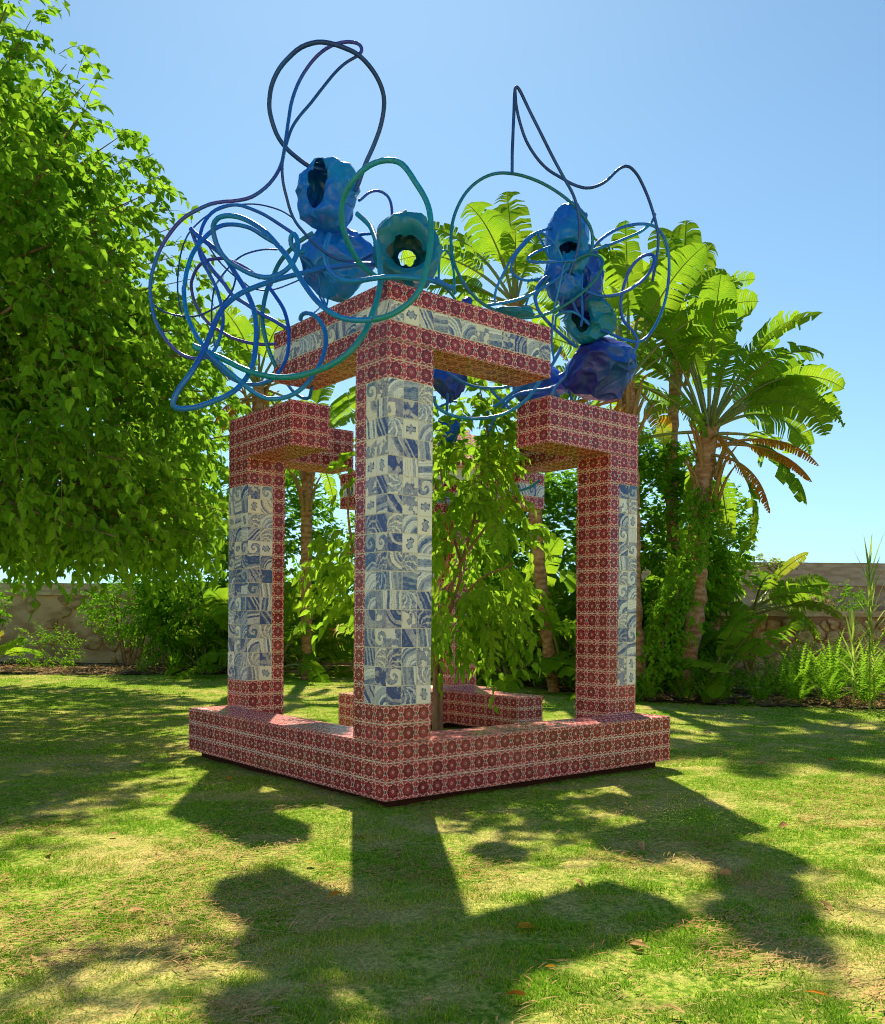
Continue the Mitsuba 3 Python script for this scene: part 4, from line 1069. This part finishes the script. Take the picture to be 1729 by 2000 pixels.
low('dark broad-leaved clump at the left end of the hedge behind the left tiled column', -4.6, 23.6, 401, 13, (1.3, 2.0))
low('broad-leaved clump beside the garden steps, glossy leaves in deep shade', -3.6, 24.2, 402, 14, (1.0, 1.7), elevations=(0.1, 1.4))
low('broad-leaved clump left of the young tree, seen between two tiled columns', -4.1, 22.6, 403, 12, (1.2, 1.9), 'paddle_leaf')
low('broad-leaved clump directly behind the farthest tiled column', -0.4, 22.6, 404, 12, (1.4, 2.1))
low('broad-leaved clump right of the farthest tiled column with a tall upright leaf', 1.5, 20.6, 405, 13, (1.5, 2.3), elevations=(0.4, 1.45))
low('shaded broad-leaved clump left of the right tiled column', 2.6, 19.4, 406, 13, (1.4, 2.2), elevations=(0.4, 1.45))
low('shaded broad-leaved clump just right of the right tiled column', 3.9, 17.9, 407, 13, (1.3, 2.0), elevations=(0.2, 1.4))
low('broad-leaved plant with big hanging leaves under the vine', 5.0, 17.4, 408, 12, (1.0, 1.6), elevations=(0.0, 1.3))
giant_plant('broad-leaved plant leaning over the low stone wall with bright flat leaves', [6.75, 20.2, 1.7], [6.3, 20.5, 0], [(-10, 35, .5, 1.3, .7), (10, 20, .5, 1.2, .8), (-40, 30, .5, 1.2, 1.0), (170, 40, .5, 1.3, .8)], 409, auto=9, size=(.9, 1.3), width=.34, elevations=(0.1, 1.0), name='broad_leaved_plant', cat='plant', trunk_r=.06)
low('tall clump of narrow stems in the dark behind the right tiled column', 3.2, 20.6, 410, 13, (1.6, 2.4), elevations=(0.6, 1.5))
low('broad-leaved plant at the foot of the left tree, lit at its tips', -6.4, 24.3, 411, 9, (0.7, 1.1), elevations=(0.2, 1.3))
low('plant with split leaves at the left edge of the photo by the wall', -11.95, 23.9, 412, 11, (0.7, 1.1), 'paddle_leaf', elevations=(0.2, 1.2))


# ------------------------------------------------------------------ shrubs and hedge masses
def shrub(label, centre, radii, n, seed, mat='hedge_leaf', leaf=(0.10, 0.04), stems=6, parts=0, name='shrub', foot=None, twig=0.3, droop=0.2, per=8):
    rg = rng_of(seed)
    t = thing(name, label, name if name in ('shrub', 'tree') else 'plant')
    c = np.array(centre, float)
    d = unit(rg.normal(size=(n, 3)))
    r = rg.uniform(0.35, 1, n) ** 0.45 * (0.78 + 0.45 * meshkit.fbm(d * 2.1 + seed, 2, seed))
    C = c + d * r[:, None] * radii
    C = C[C[:, 2] > 0.08]
    dd = unit(C - c) + [0, 0, 0.25]
    g = np.array(foot if foot is not None else [c[0], c[1], 0.0])
    for k in range(stems):
        e = C[rg.integers(len(C))]
        s = g + [rg.normal(0, 0.12), rg.normal(0, 0.12), -0.05]
        p = spline([s, s * 0.5 + e * 0.5 + [rg.normal(0, 0.1), rg.normal(0, 0.1), 0.15], e], 0.15)
        put(numbered(t + '__stem'), tube(p, np.linspace(0.03, 0.008, len(p)), 5), 'bark', smooth=True)
    v, f, d0, tl = sprays(C, dd, rg, per, twig, droop, leaf[0], leaf[1], fine=False, roll=0.8)
    crown(t + '__crown', mat, v, f, parts)
    return t


shrub('leafy tree hidden behind the mulberry, placed to shade the lawn at the left', [-8.6, 19.3, 5.2], [3.7, 4.2, 2.7], 1700, 500, 'mulberry_leaf', leaf=(.20, .12), per=9, twig=.55, name='tree', stems=7, foot=[-12.6, 19.5, 0])  # mostly hidden tree, placed so its crown shades the left lawn
shrub('sunlit round shrub on bare stems in front of the left garden wall', [-8.5, 25.2, 1.75], [1.25, .8, .85], 420, 501, leaf=(.13, .045))
shrub('dark rounded shrub joined to the sunlit one by the left wall', [-7.4, 25.0, 1.5], [1.1, .8, 1.3], 420, 502, leaf=(.14, .05))
shrub('low green shrub at the foot of the left garden wall', [-10.6, 24.7, .55], [.85, .5, .55], 200, 503, 'fern_leaf', leaf=(.10, .03), stems=3)
shrub('shrub cut off by the left edge of the photo', [-12.8, 25.0, 1.7], [.9, .7, .9], 240, 504, leaf=(.13, .05))
shrub('tall dark hedge tree behind the left tiled column', [-6.2, 25.0, 2.7], [1.9, 1.4, 2.6], 1150, 505, leaf=(.19, .09), per=9, twig=.45)
shrub('hedge tree beyond the steps with glossy dark leaves', [-4.7, 26.2, 3.2], [1.5, 1.5, 3.0], 900, 506, leaf=(.24, .10), per=8, twig=.5)
shrub('dense green tree beyond the young tree, seen behind the farthest column', [-0.5, 25.5, 2.6], [2.6, 1.6, 2.4], 1250, 507, 'mulberry_leaf', leaf=(.20, .09), twig=.45)
shrub('dense dark tree between the farthest and the right tiled columns', [2.5, 22.4, 2.7], [1.9, 1.3, 2.6], 1500, 508, leaf=(.22, .09), twig=.45)
shrub('dense dark tree behind the widest giant-leaved plant', [4.5, 20.0, 2.8], [1.5, 1.1, 2.6], 1700, 509, leaf=(.20, .09), twig=.4)
shrub('leafy tree above the low stone wall right of the vine', [6.3, 21.9, 3.3], [1.0, 0.9, 1.5], 480, 510, 'mulberry_leaf', leaf=(.17, .08), foot=[6.3, 21.9, 1.6])
shrub('dark undergrowth bush under the giant leaves beside the right column', [3.9, 18.6, .9], [1.0, .7, 1.0], 420, 511, leaf=(.16, .07), stems=3)
shrub('dark undergrowth bush behind the vine at the bed edge', [4.7, 18.0, .7], [.8, .6, .8], 360, 512, leaf=(.15, .07), stems=3)
shrub('dark undergrowth bush before the farthest hedge', [1.7, 21.6, .8], [1.2, .6, .9], 420, 513, leaf=(.16, .07), stems=3)
shrub('pinkish dry shrub on the terrace before the upper wall', [10.1, 25.6, 2.05], [.55, .4, .5], 130, 514, 'pink_leaf', leaf=(.10, .04), stems=3, foot=[10.1, 25.6, 1.6])
shrub('pale green shrub on the terrace left of the pinkish one', [9.3, 25.4, 1.95], [.6, .4, .35], 130, 515, 'reed_leaf', leaf=(.10, .035), stems=3, foot=[9.3, 25.4, 1.6])
shrub('dark green shrub on the terrace right of the pinkish one', [11.2, 26.5, 2.05], [.9, .5, .45], 170, 516, leaf=(.11, .045), stems=3, foot=[11.2, 26.5, 1.6])
shrub('creeper trailing over the top of the upper garden wall', [10.6, 32.1, 3.5], [1.7, .35, .22], 160, 517, 'reed_leaf', leaf=(.12, .07), stems=2, foot=[10.6, 32.2, 2.9], name='creeper')

# vine on the trunk of the widest plant
def vine():
    rg = rng_of(601)
    t = thing('climbing_vine', 'bright green vine climbing the brown trunk of the widest giant-leaved plant', 'vine')
    pts = [at(1375, 955, 16.95), at(1360, 1010, 16.9), at(1345, 1070, 16.8), at(1330, 1140, 16.7), at(1300, 1230, 16.6), at(1290, 1310, 16.6)]
    p = spline(pts, 0.08)
    put(t + '__stem', tube(p, 0.02, 6), 'bark', smooth=True)
    C = np.vstack([p[rg.integers(0, len(p), 330)] + rg.normal(0, 1, (330, 3)) * [0.19, 0.14, 0.12]])
    k = np.linspace(0, 1, len(p))
    v, f, d0, tl = sprays(C, np.tile([0, -0.6, -0.3], (len(C), 1)), rg, 6, 0.2, 0.5, 0.11, 0.085, fine=False)
    crown(t + '__crown', 'fern_leaf', v, f, 0)


vine()


# ------------------------------------------------------------------ ferns, strap-leaved plants, reed
def frond(base, az, el, length, width, bend, rg, pinnae=22):
    s = np.linspace(0, 1, pinnae + 2)
    e = el - bend * s ** 1.5
    d = np.stack([np.cos(e) * math.cos(az), np.cos(e) * math.sin(az), np.sin(e)], -1)
    P = base + np.vstack([[0, 0, 0], np.cumsum(d[:-1] * length / (pinnae + 1), axis=0)])
    side = np.array([-math.sin(az), math.cos(az), 0])
    V, F = [], []
    step = length / (pinnae + 1)
    for i in range(2, pinnae + 1):
        w = width * min(1, s[i] * 6) * (1 - s[i] ** 2.2)
        n = np.cross(d[i], side)
        for h in (1, -1):
            m = len(V)
            tip = P[i] + side * h * w + d[i] * step * 0.7 - n * w * 0.25 + rg.normal(0, 0.004, 3)
            V += [P[i] - d[i] * step * 0.38, P[i] + d[i] * step * 0.38, tip]
            F.append([m, m + 1, m + 2])
    m = len(V)
    for i in range(len(P) - 1):
        V += [P[i] - side * 0.004, P[i] + side * 0.004, P[i + 1]]
        F.append([m + 3 * i, m + 3 * i + 1, m + 3 * i + 2])
    return np.array(V), np.array(F)


FERN_SPOTS = [(3.25, 16.9), (3.75, 16.6), (4.35, 16.5), (4.95, 16.35), (5.6, 16.3), (6.2, 16.2), (6.8, 16.2), (7.4, 16.1), (7.95, 16.0), (6.6, 16.9), (7.2, 17.0), (7.8, 16.9), (8.3, 16.6), (7.5, 17.7), (8.2, 17.6), (2.7, 18.9), (2.1, 19.9), (6.9, 17.6), (7.6, 18.3), (8.3, 18.3), (8.6, 17.3), (7.0, 18.4), (8.0, 17.2), (6.3, 17.4), (8.8, 16.3)]
ORDINALS = 'first second third fourth fifth sixth seventh eighth ninth tenth eleventh twelfth thirteenth fourteenth fifteenth sixteenth seventeenth eighteenth nineteenth twentieth twenty-first twenty-second twenty-third twenty-fourth twenty-fifth twenty-sixth'.split()
FERN_SPOTS.sort()
for k, (x, y) in enumerate(FERN_SPOTS):
    rg = rng_of(700 + k)
    big = (1.75 if y > 16.7 else 1.3) if x > 6.2 else 1.0
    key = thing('fern', f'{ORDINALS[k]} fern from the left among the ferns of the right bed', 'fern', 'ferns along the right bed')
    for j in range(24):
        a = j * 2.39996 + rg.uniform(-0.3, 0.3)
        q = j / 23
        v, f = frond(np.array([x, y, 0.08]) + rg.normal(0, 0.05, 3) * [1, 1, 0], a, 1.45 - 0.75 * q + rg.normal(0, 0.08), big * rg.uniform(0.6, 0.95), 0.065, rg.uniform(0.6, 1.6), rg)
        put(numbered(key + '__frond'), (v, f), 'fern_leaf', smooth=False)


def strap(base, az, el, length, width, bend, n=9):
    s = np.linspace(0, 1, n)
    e = el - bend * s ** 1.7
    d = np.stack([np.cos(e) * math.cos(az), np.cos(e) * math.sin(az), np.sin(e)], -1)
    P = base + np.vstack([[0, 0, 0], np.cumsum(d[:-1] * length / (n - 1), axis=0)])
    side = np.array([-math.sin(az), math.cos(az), 0])
    w = width * np.minimum(1, 0.35 + s * 3) * np.maximum(0.02, 1 - s ** 2.5)
    up = np.cross(d, side)
    V = np.stack([P - side * w[:, None] + up * w[:, None] * 0.35, P, P + side * w[:, None] + up * w[:, None] * 0.35], 1).reshape(-1, 3)
    F = []
    for i in range(n - 1):
        for j in (0, 1):
            a = i * 3 + j
            F += [[a, a + 1, a + 4], [a, a + 4, a + 3]]
    return V, np.array(F)


def strap_plant(label, x, y, seed, n, length, width, mat, bend=(0.3, 1.3), name='strap_leaved_plant', cat='plant'):
    rg = rng_of(seed)
    key = thing(name, label, cat)
    for j in range(n):
        v, f = strap(np.array([x, y, 0.05]) + rg.normal(0, 0.04, 3) * [1, 1, 0], j * 2.39996 + rg.uniform(-.3, .3), 1.5 - 0.8 * j / n, length * rg.uniform(.7, 1.1), width, rg.uniform(*bend))
        put(numbered(key + '__leaf'), (v, f), mat, smooth=True)


strap_plant('small spiky plant lit by the sun at the foot of the left shrubs', -7.7, 23.7, 801, 16, .55, .03, 'reed_leaf')
strap_plant('darker spiky plant right of the sunlit small one near the left shrubs', -6.9, 23.6, 802, 20, .75, .035, 'fern_leaf', (0.1, .7))
strap_plant('strap-leaved plant in the bed corner right of the right tiled column', 3.55, 16.75, 803, 20, .65, .04, 'fern_leaf')
strap_plant('strap-leaved plant at the lawn edge under the broad hanging leaves', 4.7, 16.35, 804, 18, .55, .035, 'fern_leaf')


def reed():
    rg = rng_of(901)
    for x, y, h, label in ((7.15, 15.4, 3.0, 'tallest reed with long pointed leaves at the right edge of the photo'), (7.38, 15.7, 2.3, 'reed stalk right behind the tallest one, cut by the right edge'), (7.02, 15.7, 1.7, 'shorter leaning reed left of the tallest one'), (7.6, 15.2, 1.9, 'reed at the very corner of the bed outside the tallest ones')):
        key = thing('giant_reed', label, 'reed')
        lean = rg.normal(0, 0.06, 2)
        p = spline([[x, y, -0.05], [x + lean[0] * .4, y + lean[1] * .4, h * .4], [x + lean[0], y + lean[1], h * 0.8]], 0.1)
        put(key + '__stalk', tube(p, np.linspace(0.016, 0.008, len(p)), 7), 'reed_leaf', smooth=True)
        for j in range(22):
            q = p[int((0.25 + 0.75 * j / 21) * (len(p) - 1))]
            up = j / 21
            v, f = strap(q, j * 2.6 + rg.uniform(-.5, .5), 0.55 + 0.85 * up + rg.normal(0, .1), rg.uniform(.45, .75) * (0.8 + 0.4 * up), .021, rg.uniform(.2, 1.2) * (1.2 - up))
            put(numbered(key + '__leaf'), (v, f), 'reed_leaf', smooth=True)


reed()
# ------------------------------------------------------------------ lawn
def blades(x, y, h, w, dry, rg, lean=0.5, segs=2):
    n = len(x)
    z = ground_z(x, y) - 0.004
    a, b = rg.uniform(0, 2 * np.pi, n), rg.uniform(0, 2 * np.pi, n)
    side = np.stack([np.cos(a), np.sin(a), a * 0], -1) * (w / 2)[:, None]
    bend = np.stack([np.cos(b), np.sin(b), b * 0], -1) * (h * lean * rg.uniform(0.2, 1.3, n))[:, None]
    o = np.stack([x, y, z], -1)
    up = np.stack([x * 0, x * 0, h], -1)
    if segs == 2:
        V = np.stack([o - side, o + side, o + up * 0.6 + bend * 0.35 - side * 0.8, o + up * 0.6 + bend * 0.35 + side * 0.8, o + up * 0.92 + bend], 1)
        F = np.array([[0, 1, 3], [0, 3, 2], [2, 3, 4]])
    else:
        V = np.stack([o - side, o + side, o + up + bend], 1)
        F = np.array([[0, 1, 2]])
    uv = np.stack([np.repeat(dry, V.shape[1]), np.repeat(rg.random(n), V.shape[1])], -1)
    return V.reshape(-1, 3), (F[None] + (np.arange(n) * V.shape[1])[:, None, None]).reshape(-1, 3), uv


def under_base(x, y):
    rel = np.stack([x, y, x * 0], -1) - ORIGIN * [1, 1, 0]
    u, v = rel @ AXU / TILE, rel @ AXV / TILE
    a = ((u > -0.1) & (u < 24.1) & (v > -0.1) & (v < 3.1)) | ((u > -0.1) & (u < 3.1) & (v > 3) & (v < 24.1))
    b = ((u > 15.9) & (u < 32.1) & (v > 25.9) & (v < 29.1)) | ((u > 25.9) & (u < 29.1) & (v > 16.9) & (v < 32.1))
    near = (np.abs(u - 1) < 0.1)
    return a | b


def lawn():
    rg = rng_of(1001)
    out = []
    for y0, y1, dens, hh, ww, segs in ((2.6, 4.4, 11000, .038, .0040, 2), (4.4, 6.4, 7500, .036, .0048, 2), (6.4, 9.5, 4300, .034, .0068, 1), (9.5, 14, 1700, .036, .011, 1), (14, 26, 560, .038, .018, 1)):
        n = int(dens * (0.5 * (y0 + y1) + 1.6) * (y1 - y0))
        y = rg.uniform(y0, y1, n)
        x = rg.uniform(-1, 1, n) * (0.50 * y + 0.8)
        d = dryness(x, y)
        tuft = meshkit.fbm(np.stack([x * 6, y * 6, x * 0], -1), 3, 21)
        keep = (rg.random(n) < np.clip(1.0 - 0.55 * d + 2.2 * (tuft - 0.5), 0.12, 1)) & (y < edge_y(x) + 0.25) & ~under_base(x, y)
        x, y, tuft, d = x[keep], y[keep], tuft[keep], d[keep]
        h = 0.88 * hh * rg.uniform(0.4, 1.25, len(x)) * np.clip(0.6 + 2.2 * (tuft - 0.42) - 0.3 * d, 0.35, 1.7)
        out.append(blades(x, y, h, ww * rg.uniform(0.7, 1.2, len(x)), np.clip(d + rg.normal(0, 0.16, len(x)), 0, 1), rg, 0.8, segs))
    v, f = join([o[:2] for o in out])
    put('grass', (v, f), 'grass_blade', uv=np.vstack([o[2] for o in out]), kind='stuff', label='short patchy green lawn grass around the tiled sculpture', category='grass')
    # straw: dry stalks lying in the bare patches
    n = 60000
    y = 2.8 + 8 * rg.random(n) ** 1.6
    x = rg.uniform(-1, 1, n) * (0.5 * y + 0.8)
    heap = meshkit.fbm(np.stack([x * 1.4 + 8, y * 1.4, x * 0], -1), 3, 33)
    keep = (rg.random(n) < np.clip((heap - 0.50) * 9 + 0.10, 0.08, 1)) & ~under_base(x, y)
    x, y = x[keep], y[keep]
    m = len(x)
    a = rg.normal(0.35, 0.7, m)
    L, W = rg.uniform(0.02, 0.10, m), rg.uniform(0.0015, 0.0045, m)
    d = np.stack([np.cos(a), np.sin(a), rg.normal(0, 0.12, m)], -1) * L[:, None] / 2
    s = np.stack([-np.sin(a), np.cos(a), a * 0], -1) * W[:, None]
    o = np.stack([x, y, ground_z(x, y) + rg.uniform(0.006, 0.034, m)], -1)
    V = np.stack([o - d - s * 0.4, o - d + s * 0.4, o - s + [0, 0, 0.004], o + s + [0, 0, 0.004], o + d], 1).reshape(-1, 3)
    F = (np.array([[0, 1, 3], [0, 3, 2], [2, 3, 4]])[None] + (np.arange(m) * 5)[:, None, None]).reshape(-1, 3)
    put('dry_straw', (V, F), 'straw_leaf', kind='stuff', label='dry straw and clippings scattered over the lawn', category='straw')
    # leaf litter on the beds
    n = 5200
    x = rg.uniform(-14, 10, n)
    y = edge_y(x) + rg.uniform(-0.15, 2.4, n)
    o = np.stack([x, y, ground_z(x, y) + rg.uniform(0.06, 0.16, n)], -1)
    d = rg.normal(0, 1, (n, 3)) * [1, 1, 0.25]
    v, f = place_leaves(o, d, 0.11, 0.05, rg, fine=False, roll=0.5)
    put('leaf_litter', flat(v, f), 'straw_leaf', smooth=True, kind='stuff', label='fallen leaves covering the soil of the planting beds', category='leaf litter')


lawn()

LEAF_SPOTS = [(238, 1384), (300, 1402), (505, 1522), (455, 1527), (125, 1330), (1560, 1392), (1665, 1445), (1622, 1957), (1185, 1345), (1005, 1562), (1255, 1850), (640, 1760), (465, 1840), (250, 1790), (1120, 1722),
              (1085, 1900), (1600, 1770), (1540, 1620), (1390, 1440), (1632, 1492), (178, 1408), (100, 1680), (230, 1640), (600, 1690), (1230, 1850), (1250, 1655), (330, 1560), (1030, 1950), (1480, 1500), (90, 1450), (850, 1960), (1010, 1820), (700, 1640), (1430, 1715), (1340, 1990)]
for k, (px, py) in enumerate(LEAF_SPOTS):
    rg = rng_of(1200 + k)
    d = FWD + RIGHT * ((px - 864.5) / FOCAL) - UP * ((py - 1221.5) / FOCAL)
    p = EYE + d * (-EYE[2] / d[2])
    p[2] = float(ground_z(np.array([p[0]]), np.array([p[1]]))[0]) + 0.028
    big = rg.uniform(0.09, 0.16)
    a = rg.uniform(0, 6.283)
    v, f = place_leaves(p[None], np.array([[math.cos(a), math.sin(a), rg.normal(0.1, 0.2)]]), big, big * rg.uniform(0.25, 0.5), rg, roll=0.5)
    put(numbered('fallen_leaf'), flat(v, f), 'dead_leaf' if k % 4 == 3 else 'straw_leaf', smooth=True, label='dry curled leaf fallen on the lawn', category='leaf', group='dry leaves fallen on the lawn')


# ------------------------------------------------------------------ the blackbird at the edge of the lawn
def bird():
    t = thing('bird', 'small black bird standing on the lawn edge before the ferns', 'bird')
    d = FWD + RIGHT * ((1398 - 864.5) / FOCAL) - UP * ((1371 - 1221.5) / FOCAL)
    p = EYE + d * (-EYE[2] / d[2])
    p[2] = 0.03

    def lump(key, rings, mat='plumage'):
        """rings: (x along the body, z, half width, half height)"""
        a = np.arange(12) * np.pi / 6
        V = np.vstack([np.stack([np.full(12, x), w * np.cos(a), z + h * np.sin(a)], -1) for x, z, w, h in rings])
        n = len(rings)
        F = []
        for i in range(n - 1):
            for j in range(12):
                b = (j + 1) % 12
                F += [[i * 12 + j, i * 12 + b, i * 12 + 12 + b], [i * 12 + j, i * 12 + 12 + b, i * 12 + 12 + j]]
        put(key, (V + p, np.array(F)), mat, smooth=True)

    lump(t + '__body', [(-0.125, .158, .002, .002), (-0.115, .16, .018, .020), (-0.095, .160, .026, .027), (-0.075, .145, .027, .032), (-0.045, .118, .040, .048), (-0.005, .100, .048, .055), (0.035, .095, .040, .044), (0.075, .098, .022, .020), (0.09, .10, .012, .010)])
    lump(t + '__tail', [(0.08, .10, .014, .009), (0.14, .108, .022, .005), (0.20, .115, .020, .003), (0.205, .116, .004, .001)])
    lump(t + '__beak', [(-0.152, .155, .001, .001), (-0.135, .156, .004, .005), (-0.118, .157, .007, .008)], 'dead_leaf')
    for s in (-1, 1):
        lump(numbered(t + '__wing'), [(-0.07, .125, .001, .001), (-0.05, .125, .012, .03), (0.02, .112, .014, .034), (0.09, .105, .006, .014), (0.11, .104, .001, .002)])
        put(numbered(t + '__leg'), tube(np.array([p + [0.0, s * .018, .06], p + [0.008, s * .018, .03], p + [0, s * .018, 0.0], p + [-.025, s * .02, -0.002]]), .0028, 5), 'straw_leaf')


bird()
